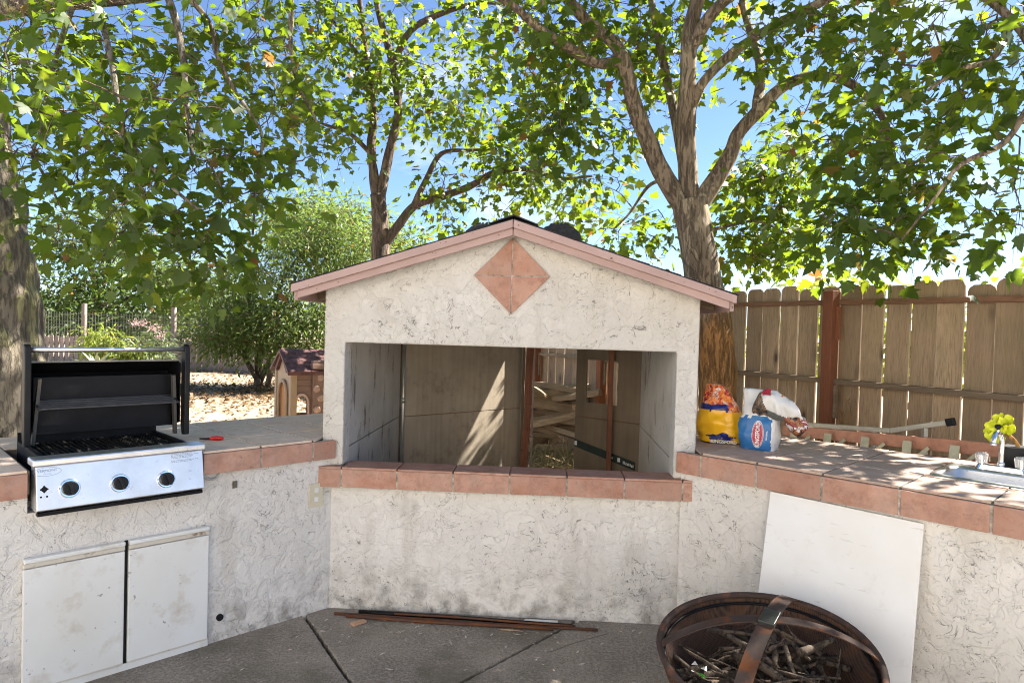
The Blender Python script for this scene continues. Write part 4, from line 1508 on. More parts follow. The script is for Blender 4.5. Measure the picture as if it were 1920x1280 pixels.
# ------------------------------------------------------------------ fire pit with crossed straps and sticks
PC = Vector((1.006, 2.573, .388))
PN = Vector((-.063, -.188, 1)).normalized()
PR = .40
pit = empty('fire_pit', (PC.x, PC.y, 0), 0, 'rusty mesh-sided fire pit bowl with crossed steel straps, full of sticks', 'fire pit')
TB = Matrix.Translation(Vector((0, 0, PC.z))) @ Vector((0, 0, 1)).rotation_difference(PN).to_matrix().to_4x4()
prof = [(PR, 0), (PR * .985, -.03), (PR * .94, -.09), (PR * .84, -.16), (PR * .66, -.22), (PR * .4, -.255), (.001, -.265)]
b_ = MB()
b_.lathe(prof, 64)
b_.lathe([(r + .004 if r > .01 else .001, z - .004) for r, z in prof], 64)
b_.xf(TB).build('bowl', 'gauze', pit, smooth=True)
ringp = [(PR + .004 * math.sin(3 * q)) * Vector((math.cos(q), math.sin(q), 0)) + Vector((0, 0, .004 * math.sin(2 * q + 1))) for q in np.linspace(0, 2 * math.pi, 65)]
MB().tube(ringp, .013, 10, cap=False).xf(TB).build('rim', 'rim', pit, smooth=True)
ringp = [v * .955 + Vector((0, 0, -.03)) for v in ringp]
MB().tube(ringp, .006, 8, cap=False).xf(TB).build('inner_rim', 'black_metal', pit, smooth=True)
APEX = .135


def strap(dirv, w, name):
    dirv = dirv.normalized()
    sd = Vector((-dirv.y, dirv.x, 0)) * (w / 2)
    vs, fs = [], []
    K = 24
    for i in range(K + 1):
        t = -1 + 2 * i / K
        x = t * (PR - .004)
        z = APEX * (1 - abs(t) ** 2.3) + .008
        for s_ in (-1, 1):
            for h_ in (0, .005):
                vs.append(dirv * x + sd * s_ + Vector((0, 0, z + h_)))
    for i in range(K):
        a = i * 4
        fs += [(a, a + 4, a + 6, a + 2), (a + 1, a + 3, a + 7, a + 5), (a, a + 1, a + 5, a + 4), (a + 2, a + 6, a + 7, a + 3)]
    return MB().add(vs, fs).xf(TB).build(name, 'strap', pit)


strap(Vector((1, -.16, 0)), .042, 'strap')
strap(Vector((.72, 1, 0)), .058, 'strap')
hb = MB().box(-.03, .03, -.045, .045, APEX + .02, APEX + .026).box(-.03, .03, -.049, -.044, APEX - .02, APEX + .026).box(-.03, -.025, -.045, .045, APEX - .01, APEX + .022)
hb.xf(TB @ Matrix.Rotation(-.62, 4, 'Z')).build('strap_clamp', plain('clamp_grey', (.07, .072, .068), .35, .5, .2), pit, bevel=.003)
for a_ in (40, 160, 280):
    q_ = R(a_)
    pt = TB @ Vector((PR * .8 * math.cos(q_), PR * .8 * math.sin(q_), -.17))
    MB().tube([pt, (pt.x + .05 * math.cos(q_), pt.y + .05 * math.sin(q_), .0)], .012, 8).build('leg', 'rim', pit)


def stick(p0, p1, r0, r1, knob=True):
    p0, p1 = Vector(p0), Vector(p1)
    L = (p1 - p0).length
    pts, rads = [], []
    K = 7
    ax = (p1 - p0).normalized()
    side_ = ax.orthogonal().normalized()
    o_ = ax.cross(side_)
    w1, w2 = rnd.uniform(-.05, .05), rnd.uniform(-.05, .05)
    for i in range(K + 1):
        t = i / K
        pts.append(p0.lerp(p1, t) + side_ * (L * w1 * math.sin(t * 3.1)) + o_ * (L * w2 * math.sin(t * 5.2)) + Vector((rnd.uniform(-1, 1), rnd.uniform(-1, 1), rnd.uniform(-1, 1))) * L * .008)
        rads.append((r0 + (r1 - r0) * t) * rnd.uniform(.86, 1.15))
    mb_ = MB().tube(pts, rads, 7)
    if knob and rnd.random() < .6:
        i = rnd.randint(2, 5)
        d_ = (side_ * rnd.uniform(-1, 1) + o_ * rnd.uniform(-1, 1) + ax * .8).normalized()
        mb_.tube([pts[i], pts[i] + d_ * L * .12, pts[i] + d_ * L * rnd.uniform(.2, .3) + Vector((0, 0, .01))], [rads[i] * .7, rads[i] * .5, rads[i] * .25], 6)
    return mb_


for i in range(64):
    q1 = rnd.uniform(0, 6.28)
    rc_ = .24 * math.sqrt(rnd.random())
    c0 = Vector((rc_ * math.cos(q1), rc_ * math.sin(q1), 0))
    q2 = rnd.uniform(0, 6.28)
    hl = rnd.uniform(.07, .24)
    dv = Vector((math.cos(q2), math.sin(q2), 0)) * hl
    lay = -.20 + .0024 * i
    ends = []
    for e in (c0 - dv, c0 + dv):
        rr0 = math.hypot(e.x, e.y)
        if rr0 > .345:
            e *= .345 / rr0
            rr0 = .345
        ends.append(TB @ Vector((e.x, e.y, max(lay, -.25 + 1.15 * rr0 * rr0) + rnd.uniform(0, .035))))
    a, b = ends
    r = rnd.choice((.005, .007, .009, .012, .016))
    o = stick(a, b, r, r * .6).xf(Matrix.Translation((PC.x, PC.y, 0))).build('stick', 'stick', smooth=True)
    tag(o, 'brown bare stick lying in the fire pit bowl', 'stick', 'sticks in the fire pit')
gl = MB()
gl.add([(.016 * math.cos(q) * (1 + .2 * math.sin(3 * q)), .013 * math.sin(q), .003 * math.sin(2 * q)) for q in np.linspace(0, 2 * math.pi, 10, endpoint=False)], [tuple(range(10))])
gl.xf(Matrix.Translation(PC) @ Matrix.Translation(TB.to_3x3() @ Vector((-.25, .0, -.085))) @ Matrix.Rotation(.5, 4, 'Y'))
tag(gl.build('plastic_scrap', 'green_leaf_plastic', fix=False), 'bright green plastic scrap near the rim inside the fire pit', 'scrap')
fw = MB()
for i in range(5):
    c = Vector((-.24 + rnd.uniform(-.03, .03), .04 + rnd.uniform(-.05, .05), -.10))
    fw.add([c + Vector((rnd.uniform(-.02, .02), rnd.uniform(-.02, .02), rnd.uniform(0, .02))) for _ in range(3)], [(0, 1, 2)])
fw.xf(Matrix.Translation((PC.x, PC.y, 0)) @ TB)
tag(fw.build('crumpled_wrapper', 'white_print', fix=False), 'crumpled white wrapper beside the green scrap in the fire pit', 'wrapper')

# ------------------------------------------------------------------ small things on the patio
U3 = Vector((math.cos(SHR), math.sin(SHR), 0))
rods = [((-.93, 3.70, .009), (.50, 3.585, .009), .008, 'rust_bar', 'longest thin rusty rod lying along the foot of the shelter wall'),
        ((-.86, 3.672, .009), (.26, 3.578, .011), .009, 'rust_bar', 'rusty rod lying nearest the patio among the rods by the wall'),
        ((-.80, 3.73, .013), (.36, 3.625, .013), .012, 'black_metal', 'black pipe lying closest to the foot of the shelter wall'),
        ((-.60, 3.70, .02), (.38, 3.605, .022), .006, 'rust_bar', 'short thin rusty rod resting across the black pipe by the wall')]
for a, b, r, mt, lb in rods:
    pts = [Vector(a).lerp(Vector(b), t) + Vector((0, .006 * math.sin(t * 7 + r * 900), 0)) for t in np.linspace(0, 1, 9)]
    tag(MB().tube(pts, r, 8).build('metal_rod', mt, smooth=True), lb, 'rod', 'rods at the foot of the wall')
tag(MB().box(-.04, .04, -.018, .018, 0, .012).xf(Matrix.Translation((-.775, 3.60, .002)) @ Matrix.Rotation(.75, 4, 'Z')).build('wood_offcut', 'cardboard', bevel=.002), 'small tan wood offcut lying on the concrete by the rods', 'offcut')
tag(MB().box(-.09, .09, -.008, .008, 0, .008).xf(Matrix.Translation((.20, 3.665, .013)) @ Matrix.Rotation(-.06, 4, 'Z')).build('plastic_strip', 'white_print', bevel=.002), 'short white plastic strip lying beside the rods at the wall', 'strip')
tag(MB().tube([(-.02, 3.575, .004), (.04, 3.57, .005), (.10, 3.562, .004)], [.004, .005, .002], 6).build('wood_splinter', 'plank_wood', smooth=True), 'pale wood splinter lying in front of the rusty rods', 'splinter')


# ------------------------------------------------------------------ fences
def dog_ear(w, h, th, cut, n=3):
    pts = [(-w / 2, 0), (w / 2, 0), (w / 2, h - cut)]
    pts += [(w / 2 - cut * .25, h - cut * .42), (w / 2 - cut * .85, h), (-w / 2 + cut * .85, h), (-w / 2 + cut * .25, h - cut * .42), (-w / 2, h - cut)]
    return MB().prism(pts, lambda p: (p[0], 0, p[1]), lambda p: (p[0], th, p[1]))


def board_meshes(w, h, th, cut, mat, variants=4):
    out = []
    for i in range(variants):
        me = dog_ear(w * (1 - .012 * i), h + (.008 * (i % 3)), th, cut).mesh('board')
        me.materials.append(M[mat])
        out.append(me)
    return out


# right fence: comes towards the camera on the right
F0 = at(1391.7, 700, 6.3)
F1 = at(1920, 730, 4.3)
fd = Vector((F1.x - F0.x, F1.y - F0.y, 0)).normalized()
frz = math.atan2(fd.y, fd.x)
pitch_b = (Vector((F1.x - F0.x, F1.y - F0.y, 0))).length / 12
fence = empty('board_fence', (F0.x, F0.y, -.05), frz, 'tall weathered board fence with dog-eared tops behind the sink counter', 'fence')
FH = 2.04
bms = board_meshes(pitch_b - .012, FH, .018, .045, 'fence_wood')
for i in range(-58, 22):
    o = bpy.data.objects.new('board', bms[rnd.randrange(4)])
    COL.objects.link(o)
    o.parent = fence
    o.location = (i * pitch_b + pitch_b / 2 + rnd.uniform(-.004, .004), .022 + rnd.uniform(0, .006), rnd.uniform(-.022, .018))
    o.rotation_euler = (rnd.uniform(-.006, .006), rnd.uniform(-.006, .006), rnd.uniform(-.03, .03))
for x0, x1 in ((-58 * pitch_b, -35.0 * pitch_b), (-35 * pitch_b, -11.0 * pitch_b), (-11 * pitch_b, 4.75 * pitch_b), (5.05 * pitch_b, 22 * pitch_b)):
    for z in (.55, 1.27, 1.90):
        MB().box(x0, x1, -.02 if z > 1.5 else -.045, .02, z, z + .04).build('rail', 'brown_rail' if z > 1.5 else 'rail_wood', fence, bevel=.002)
for xp in (-51.0, -43.0, -35.1, -27.0, -19.0, -11.1, -3.2, 4.9, 13.0, 20.5):
    MB().box(xp * pitch_b - .043, xp * pitch_b + .043, -.095, -.008, -.03, FH - .03).build('post', 'red_post', fence, bevel=.003)
    for dx_ in (-.072, .046):
        MB().box(xp * pitch_b + dx_, xp * pitch_b + dx_ + .026, -.05, -.022, 1.62, 1.885).build('cleat', 'red_post', fence)
        MB().box(xp * pitch_b + dx_, xp * pitch_b + dx_ + .026, -.05, -.022, 1.0, 1.265).build('cleat', 'rail_wood', fence)
# dried vine on the fence beside the post
vn = MB()
for i in range(16):
    x0 = 4.9 * pitch_b + .08 + rnd.uniform(0, .09)
    a = Vector((x0, -.03, rnd.uniform(.5, .95)))
    pts = [a]
    for j in range(5):
        pts.append(pts[-1] + Vector((rnd.uniform(-.04, .04), rnd.uniform(-.012, .005), rnd.uniform(.01, .09))))
    vn.tube(smooth_path(pts, 2), .0025, 4)
vn.xf(Matrix.Translation((F0.x, F0.y, -.05)) @ Matrix.Rotation(frz, 4, 'Z'))
tag(vn.build('dry_vine', 'bark'), 'tangled dry brown vine on the fence boards beside the red post', 'vine')

# far low fence with wire netting on the left
G0_, G1_ = at(60, 640, 22.5), at(480, 640, 20.5)
gd = Vector((G1_.x - G0_.x, G1_.y - G0_.y, 0))
gl_ = gd.length
grz = math.atan2(gd.y, gd.x)
pick = empty('picket_fence', (G0_.x, G0_.y, -.03), grz, 'low grey picket fence with wire netting above, far across the yard', 'fence')
pms = board_meshes(.155, 1.0, .02, .045, 'pale_wood')
nb = int((gl_ + 6) / .2)
for i in range(-12, nb):
    x = i * .2
    o = bpy.data.objects.new('board', pms[rnd.randrange(4)])
    COL.objects.link(o)
    o.parent = pick
    hs = .93 if x < gl_ * .72 else .82
    o.location = (x, rnd.uniform(-.01, .01), 0)
    o.scale = (1.0 if x < gl_ * .62 else 1.22, 1, hs * rnd.uniform(.97, 1.03))
    o.rotation_euler = (0, rnd.uniform(-.02, .02), 0)
for z in (.22, .70):
    MB().box(-3, gl_ + 6, .03, .07, z, z + .08).build('rail', 'pale_wood', pick)
MB().box(gl_ * .72, gl_ + 6, -.05, -.015, .02, .12).build('kick_board', 'pale_wood', pick)
MB().box(gl_ * .70, gl_ * .9, -.06, .0, .80, .86).build('cap_rail', 'pale_wood', pick)
for x, h in ((1.95, 2.0), (gl_ * .64, 1.95), (-1.5, 1.95), (gl_ + 2.5, 1.9)):
    MB().box(x - .06, x + .06, .08, .18, -.03, h).build('post', 'pale_wood', pick)
wm = MB()
x = -3.0
while x < gl_ + 4:
    wm.bar((x, .13, .85), (x, .13, 1.72), .006, .006, up=(0, 1, 0))
    x += .11
z = .88
while z < 1.75:
    wm.bar((-3, .136, z), (gl_ + 4, .136, z), .008, .008)
    z += .11
wm.build('wire_netting', plain('old_wire', (.25, .25, .23), .6, .5), pick)

# ------------------------------------------------------------------ toy playhouse
k = Mat('toy_brown', (.30, .17, .12), .5)
M['toy_brown'] = plain('toy_brown2', (.27, .165, .125), .5, 0, .1, 6, .1)
M['toy_tan'] = plain('toy_tan', (.46, .32, .20), .5, 0, .1, 6, .1)
M['toy_red'] = plain('toy_red', (.20, .085, .075), .6, 0, .4, 9, .15)
M['toy_stone'] = plain('toy_stone', (.52, .34, .25), .55, 0, .15, 12, .15)
M['toy_orange'] = plain('toy_orange', (.50, .18, .03), .5, 0, .1, 6, .1)
pc = at(547, 700, 8.1)
ph = empty('toy_playhouse', (pc.x, pc.y, -.03), R(34), 'brown plastic toy playhouse with red shingle roof beside the shelter', 'playhouse')
ph.scale = (.8, .78, 1)
# front gable faces left; the long side with the window faces the camera. local x right, y away
PH, PW, PL = 1.06, .85, 1.15     # eave height, depth (y), length (x)
arch = [(.19 + .11 * math.cos(q), .64 + .12 * math.sin(q)) for q in np.linspace(0, math.pi, 9)]
# camera side wall with arched window opening: bottom strip, left, right, top pieces
side_poly = [(0, 0), (.46, 0), (.46, PH), (0, PH)]
wl = MB()
win = [(.06, .36), (.06, .64)] + [(.15 - .09 * math.cos(q), .64 + .10 * math.sin(q)) for q in np.linspace(0, math.pi, 9)] + [(.24, .64), (.24, .36)]
lower = [(0, 0), (.46, 0), (.46, .36), (0, .36)]
wl.prism(lower, lambda p: (p[0], 0, p[1]), lambda p: (p[0], .05, p[1]))
wl.box(0, .06, 0, .05, .36, .64).box(.24, .46, 0, .05, .36, .64)
wl.prism([(0, .64)] + [(.15 - .09 * math.cos(q), .64 + .10 * math.sin(q)) for q in np.linspace(0, math.pi, 9)] + [(.46, .64), (.46, PH), (0, PH)], lambda p: (p[0], 0, p[1]), lambda p: (p[0], .05, p[1]))
wl.box(.88, PL, 0, .05, 0, PH).box(0.05, PL, PW - .05, PW, 0, .3).box(0.05, .25, PW - .05, PW, .3, PH).box(.6, PL, PW - .05, PW, .3, PH).box(.25, .6, PW - .05, PW, .8, PH).box(PL - .05, PL, .05, PW - .05, 0, PH)
wl.build('wall', 'toy_brown', ph)
for z in (.80, .87, .94):
    MB().box(.075, .298, -.008, .002, z, z + .055).build('siding_board', 'toy_brown', ph, bevel=.004)
fr = [(.15 - .105 * math.cos(q), -.012, .64 + .115 * math.sin(q)) for q in np.linspace(0, math.pi, 11)]
fr = [(.045, -.012, .345)] + fr + [(.255, -.012, .345), (.045, -.012, .345)]
MB().tube(fr, .018, 8).build('window_frame', plain('toy_pink', (.60, .40, .32), .5, 0, .05), ph, smooth=True)
MB().box(.07, .46, .3, .34, .30, .50).build('inner_bench', 'toy_orange', ph)
# left gable end with door arch
MB().box(-.02, .08, -.03, .06, 0, PH).build('corner_post', 'toy_tan', ph, bevel=.012)
MB().box(-.02, .06, PW - .06, PW + .03, 0, PH).build('corner_post', 'toy_tan', ph, bevel=.012)
gab = [(0.06, 0), (.20, 0), (.20, .72)] + [(.40 - .20 * math.cos(q), .72 + .16 * math.sin(q)) for q in np.linspace(0, math.pi, 9)][1:-1] + [(.60, .72), (.60, 0), (PW - .06, 0), (PW - .06, PH), (PW / 2, PH + .20), (.06, PH)]
MB().prism(gab, lambda p: (0.0, p[0], p[1]), lambda p: (.05, p[0], p[1])).build('gable_wall', 'toy_tan', ph, bevel=.004)
MB().box(.005, .03, .21, .59, .0, .86).build('door', 'toy_orange', ph, bevel=.006)
da = [(-.02, .40 - .22 * math.cos(q), .72 + .18 * math.sin(q)) for q in np.linspace(0, math.pi, 11)]
MB().tube([(-.02, .18, 0)] + da + [(-.02, .62, 0)], .022, 8).build('door_surround', 'toy_tan', ph, smooth=True)
MB().prism([(.08, PH - .02), (.42, PH + .24), (.42, PH + .16), (.14, PH - .05)], lambda p: (-.05, p[0], p[1]), lambda p: (.0, p[0], p[1])).prism([(.76, PH - .02), (.70, PH - .05), (.42, PH + .16), (.42, PH + .24)], lambda p: (-.05, p[0], p[1]), lambda p: (.0, p[0], p[1])).build('porch_trim', 'toy_red', ph)
rf = MB()
for sg, ye in ((-1, -.10), (1, PW + .10)):
    rf.add([(-.08, PW / 2, PH + .22), (PL + .05, PW / 2, PH + .22), (PL + .05, ye, PH - .03), (-.08, ye, PH - .03), (-.08, PW / 2, PH + .185), (PL + .05, PW / 2, PH + .185), (PL + .05, ye, PH - .07), (-.08, ye, PH - .07)],
           [(0, 1, 2, 3), (7, 6, 5, 4), (4, 5, 1, 0), (5, 6, 2, 1), (6, 7, 3, 2), (7, 4, 0, 3)])
roof_o = rf.build('roof', 'toy_red', ph)
for r_ in range(5):
    for c_ in range(11):
        t0, t1 = r_ / 5, (r_ + 1.12) / 5
        xa = -.075 + c_ * .114 + (.05 if r_ % 2 else 0)
        xb = xa + .107
        lift = rnd.uniform(.006, .018)

        def rp(x, t, h):
            return (x, PW / 2 + (-.10 - PW / 2) * t, PH + .22 - .25 * t + h)
        MB().add([rp(xa, t0, .004), rp(xb, t0, .004), rp(xb, t1, .004 + lift), rp(xa, t1, .004 + lift * .7), rp(xb, t1, .002), rp(xa, t1, .002)], [(0, 3, 2, 1), (3, 5, 4, 2)]).build('shingle', 'toy_red', roof_o, fix=False)
# stone chimney column
ch = MB().box(.30, .72, -.07, .06, 0, PH + .10)
chim = ch.build('chimney', 'toy_brown', ph, bevel=.01)
MB().box(.28, .74, -.10, .07, PH + .0, PH + .06).build('chimney_cap', 'toy_brown', chim, bevel=.006)
for r_ in range(8):
    for c_ in range(3):
        cx = .36 + c_ * .135 + (.06 if r_ % 2 else 0) + rnd.uniform(-.01, .01)
        cz = .07 + r_ * .125 + rnd.uniform(-.012, .012)
        if cx > .69:
            continue
        n_ = 7
        pts = [(.057 * rnd.uniform(.8, 1.12) * math.cos(2 * math.pi * i / n_ + r_), .054 * rnd.uniform(.8, 1.12) * math.sin(2 * math.pi * i / n_ + r_)) for i in range(n_)]
        mb = MB()
        mb.add([(cx + x, -.072, cz + y) for x, y in pts] + [(cx + x * .75, -.092, cz + y * .75) for x, y in pts], [tuple(range(n_, 2 * n_))] + [(i, (i + 1) % n_, n_ + (i + 1) % n_, n_ + i) for i in range(n_)])
        mb.build('stone', 'toy_stone', chim)

# ------------------------------------------------------------------ wood pile seen through the gap
wl0 = at(1030, 800, 8.6)
for i in range(44):
    L = rnd.uniform(.8, 1.4)
    zc = .05 + (i // 5) * .098 + rnd.uniform(0, .03)
    w_, h_ = rnd.uniform(.05, .10), rnd.uniform(.03, .065)
    a_ = rnd.choice((-.5, -.25, .15, .45, .75)) + rnd.uniform(-.15, .15)
    sec_ = [(-w_, -h_), (w_ * rnd.uniform(.6, 1), -h_), (w_, h_ * rnd.uniform(-.2, .8)), (w_ * rnd.uniform(-.3, .4), h_), (-w_ * rnd.uniform(.7, 1), h_ * rnd.uniform(.3, 1))]
    mb = MB()
    KK = 6
    for t in range(KK):
        x = -L / 2 + L * t / (KK - 1)
        mb.v += [(x + rnd.uniform(-.012, .012), y * rnd.uniform(.88, 1.1) + .012 * math.sin(x * 5 + i), z * rnd.uniform(.85, 1.1) + .012 * math.sin(x * 6 + i)) for y, z in sec_]
    for t in range(KK - 1):
        for j in range(5):
            mb.f.append((t * 5 + j, t * 5 + (j + 1) % 5, t * 5 + 5 + (j + 1) % 5, t * 5 + 5 + j))
    mb.f += [(4, 3, 2, 1, 0), tuple(range((KK - 1) * 5, KK * 5))]
    mb.mi = [0] * len(mb.f)
    mb.xf(Matrix.Translation((wl0.x + .1 + rnd.uniform(-.2, .2), wl0.y + (i % 5) * .10 - .25, zc)) @ Matrix.Rotation(a_, 4, 'Z') @ Matrix.Rotation(rnd.uniform(-.22, .22), 4, 'Y') @ Matrix.Rotation(rnd.uniform(-.4, .4), 4, 'X'))
    tag(mb.build('split_log', 'plank_wood'), 'weathered split log in the woodpile seen through the gap behind the shelter', 'log', 'logs in the woodpile')


# ------------------------------------------------------------------ foliage
def leaf_shape():
    half = [(.0, 0.0), (.16, -.06), (.50, .10), (.34, .26), (.56, .56), (.26, .50), (.22, .66), (0.0, 1.0)]
    out = half + [(-x, y) for x, y in half[-2:0:-1]]
    pts = [(0.0, .30)] + out
    v = np.array([(x, y, -.22 * x * x - .10 * y * y + .06 * abs(x)) for x, y in pts])
    n = len(out)
    f = np.array([(0, 1 + i, 1 + (i + 1) % n) for i in range(n)])
    return v, f


def small_leaf_shape():
    v = np.array([(0, 0, 0), (.17, .45, -.02), (0, 1, -.10), (-.17, .45, -.02)], float)
    return v, np.array([(0, 1, 2), (0, 2, 3)])


STRAW = (np.array([(.02, 0, 0), (.02, 1, -.05), (-.02, 1, -.05), (-.02, 0, 0)], float), np.array([(0, 1, 2), (0, 2, 3)]))
LEAF = leaf_shape()
SMALL = small_leaf_shape()


def frames(direction, up):
    d = direction / np.linalg.norm(direction, axis=1, keepdims=True)
    x = np.cross(d, up)
    x /= np.linalg.norm(x, axis=1, keepdims=True) + 1e-9
    z = np.cross(x, d)
    return np.stack([x, d, z], axis=2)      # columns


def leaf_mesh(name, shape, pos, dirs, ups, sizes, var, mat):
    base, faces = shape
    Fm = frames(dirs, ups)
    bz = np.repeat(base[None], len(pos), 0)
    if len(pos) > 1:
        curl = nrg.uniform(-.8, 3.2, (len(pos), 1))
        bz[:, :, 2] *= curl
        bz[:, :, 0] *= nrg.uniform(.75, 1.15, (len(pos), 1))
        bz[:, :, 0] += nrg.normal(0, .10, (len(pos), 1)) * bz[:, :, 1] ** 2
    V = np.einsum('nij,nkj->nki', Fm, bz) * sizes[:, None, None] + pos[:, None, :]
    n, kq = len(pos), len(base)
    F_ = (faces[None] + (np.arange(n) * kq)[:, None, None]).reshape(-1, 3)
    me = bpy.data.meshes.new(name)
    me.vertices.add(n * kq)
    me.vertices.foreach_set('co', V.reshape(-1).astype(np.float32))
    me.loops.add(F_.size)
    me.loops.foreach_set('vertex_index', F_.reshape(-1).astype(np.int32))
    me.polygons.add(len(F_))
    me.polygons.foreach_set('loop_start', np.arange(0, F_.size, 3, dtype=np.int32))
    at_ = me.attributes.new('var', 'FLOAT', 'POINT')
    at_.data.foreach_set('value', np.repeat(var, kq).astype(np.float32))
    me.materials.append(M[mat])
    me.update(calc_edges=True)
    return me


LEAF_VARIANTS = []
for i in range(6):
    cv_ = LEAF[0].copy()
    cv_[:, 2] *= (2.4, .5, 1.6, -.6, 3.0, 1.0)[i]
    cv_[:, 0] += (.1, -.12, .05, .0, -.06, .14)[i] * cv_[:, 1] ** 2
    LEAF_VARIANTS.append(leaf_mesh('leaf', (cv_, LEAF[1]), np.zeros((1, 3)), np.array([[0, 1., 0]]), np.array([[0, 0, 1.]]), np.ones(1), np.array([.1 + .15 * i]), 'plane_leaf'))


def limb(name, pts, r0, r1, mat, parent, n=12, k=5, lump=.06):
    p = smooth_path(pts, k)
    rads = [r0 + (r1 - r0) * (i / (len(p) - 1)) for i in range(len(p))]
    mb = MB().tube(p, rads, n)
    if lump:
        c = [p[i // n] if i // n < len(p) else p[-1] for i in range(len(mb.v))]
        mb.v = [tuple(Vector(v) + (Vector(v) - q) * (lump * 2 * mnoise.noise(Vector(v) * 3.5) + lump * mnoise.noise(Vector(v) * 9) + (.5 * lump * mnoise.noise(Vector((v[0] * 26, v[1] * 26, v[2] * 7))) if n > 30 else 0))) for v, q in zip(mb.v, c)]
    o = mb.build(name, mat, parent, smooth=True, fix=False)
    return p, rads, o


NEAR_DENSITY = .5


def blob(px, py, Y, rx, ry, dY, n):
    """cluster centres filling an ellipsoid about a surveyed point; rx, ry given in photo pixels at that distance"""
    c = np.array(at(px, py, Y))
    s = Y / FPX
    n = max(3, int(n * (NEAR_DENSITY if Y < 12 else 1)))
    q = nrg.normal(size=(n, 3))
    q /= np.linalg.norm(q, axis=1, keepdims=True)
    q *= nrg.uniform(0, 1, (n, 1)) ** (1 / 2.4)
    return c + q * np.array([rx * s, dY, ry * s])


def wblob(c, r, n):
    q = nrg.normal(size=(n, 3))
    q /= np.linalg.norm(q, axis=1, keepdims=True)
    q *= nrg.uniform(0, 1, (n, 1)) ** (1 / 2.4)
    return np.array(c) + q * np.array(r)


def grow(parent, skeleton, targets, origin, leaves_per, size, bark='bark_dark', leaf='plane_leaf', droop=.5, twig_r=.0055, spread=.17, singles=0, shape=LEAF):
    """twigs from the limbs to every cluster, leaves along them. All in the parent's frame (origin subtracted)."""
    nodes = np.array(skeleton)
    d = np.array([np.linalg.norm(nodes - t, axis=1).min() for t in targets])
    order = np.argsort(d)
    cap = len(nodes) + 4 * len(targets) + 8
    buf = np.zeros((cap, 3))
    buf[:len(nodes)] = nodes
    cnt = len(nodes)
    tw = MB()
    P, Dr, Up = [], [], []
    for i in order:
        t = targets[i]
        dd = np.linalg.norm(buf[:cnt] - t, axis=1)
        j = int(dd.argmin())
        a = buf[j].copy()
        L = dd[j]
        if L > 2.6:
            continue
        mid1 = a + (t - a) * .35 + nrg.normal(size=3) * L * .09 + np.array([0, 0, .10 * L])
        mid2 = a + (t - a) * .7 + nrg.normal(size=3) * L * .08 + np.array([0, 0, .07 * L])
        rr_ = twig_r * (.6 + min(1.6, L))
        tw.tube([Vector(a), Vector(mid1), Vector(mid2), Vector(t)], [rr_, rr_ * .8, rr_ * .6, rr_ * .3], 4, cap=False)
        for q in (mid1, mid2, t):
            buf[cnt] = q
            cnt += 1
        for _ in range(2):
            st_ = mid1 + (t - mid1) * nrg.uniform(0, 1)
            dv_ = nrg.normal(size=3) * .16 + np.array([0, 0, -.06])
            tw.tube([Vector(st_), Vector(st_ + dv_ * .55 + np.array([0, 0, .02])), Vector(st_ + dv_)], [rr_ * .45, rr_ * .35, rr_ * .2], 3, cap=False)
        n = max(2, int(leaves_per * nrg.uniform(.6, 1.4)))
        tt = nrg.uniform(.35, 1.0, n)
        base = np.where(tt[:, None] < .7, mid1 + (mid2 - mid1) * ((tt[:, None] - .35) / .35), mid2 + (t - mid2) * ((tt[:, None] - .7) / .3))
        offs = nrg.normal(size=(n, 3)) * spread
        offs[:, 2] = offs[:, 2] * .7 - .05
        P.append(base + offs)
        hd = offs + nrg.normal(size=(n, 3)) * .10
        hd[:, 2] -= droop * .16
        Dr.append(hd)
        up = nrg.normal(size=(n, 3)) * .55
        up[:, 2] += 1.0
        Up.append(up)
    P, Dr, Up = np.concatenate(P), np.concatenate(Dr), np.concatenate(Up)
    o = np.array(origin)
    tw.v = [(x - o[0], y - o[1], z - o[2]) for x, y, z in tw.v]
    if tw.v:
        t_o = tw.build('twigs', bark, parent, fix=False)
        t_o['kind'] = 'stuff'
    S = size * nrg.uniform(.45, 1.3, len(P))
    var = np.clip(nrg.normal(.45, .24, len(P)), 0, .98)
    var[nrg.uniform(size=len(P)) < .012] = 1.0
    keep = np.ones(len(P), bool)
    if singles:
        rel = P - np.array([0, 0, EYE])
        zz = rel @ np.array(cF)
        u_ = rel @ np.array(cR) / zz * FPX + 960
        v_ = 640 - rel @ np.array(cU) / zz * FPX
        ok = (zz > .5) & (u_ > 0) & (u_ < 1920) & (v_ > 0) & (v_ < 1280)
        score = np.where(ok, S / zz, 0)
        idx = np.argsort(-score)[:singles]
        idx = idx[score[idx] > 0]
        keep[idx] = False
        Fm = frames(Dr[idx], Up[idx])
        for q_, i in enumerate(idx):
            ob_ = bpy.data.objects.new('leaf', LEAF_VARIANTS[min(5, int(var[i] * 6))])
            COL.objects.link(ob_)
            ob_.parent = parent
            mm_ = Matrix(Fm[q_].tolist()).to_4x4()
            sc_ = Matrix.Diagonal((S[i], S[i], S[i], 1))
            ob_.matrix_local = Matrix.Translation(Vector(P[i] - o)) @ mm_ @ sc_
    me = leaf_mesh('crown', shape, (P - o)[keep], Dr[keep], Up[keep], S[keep], var[keep], leaf)
    cr = place('crown', me, parent)
    cr['kind'] = 'stuff'
    return len(P)


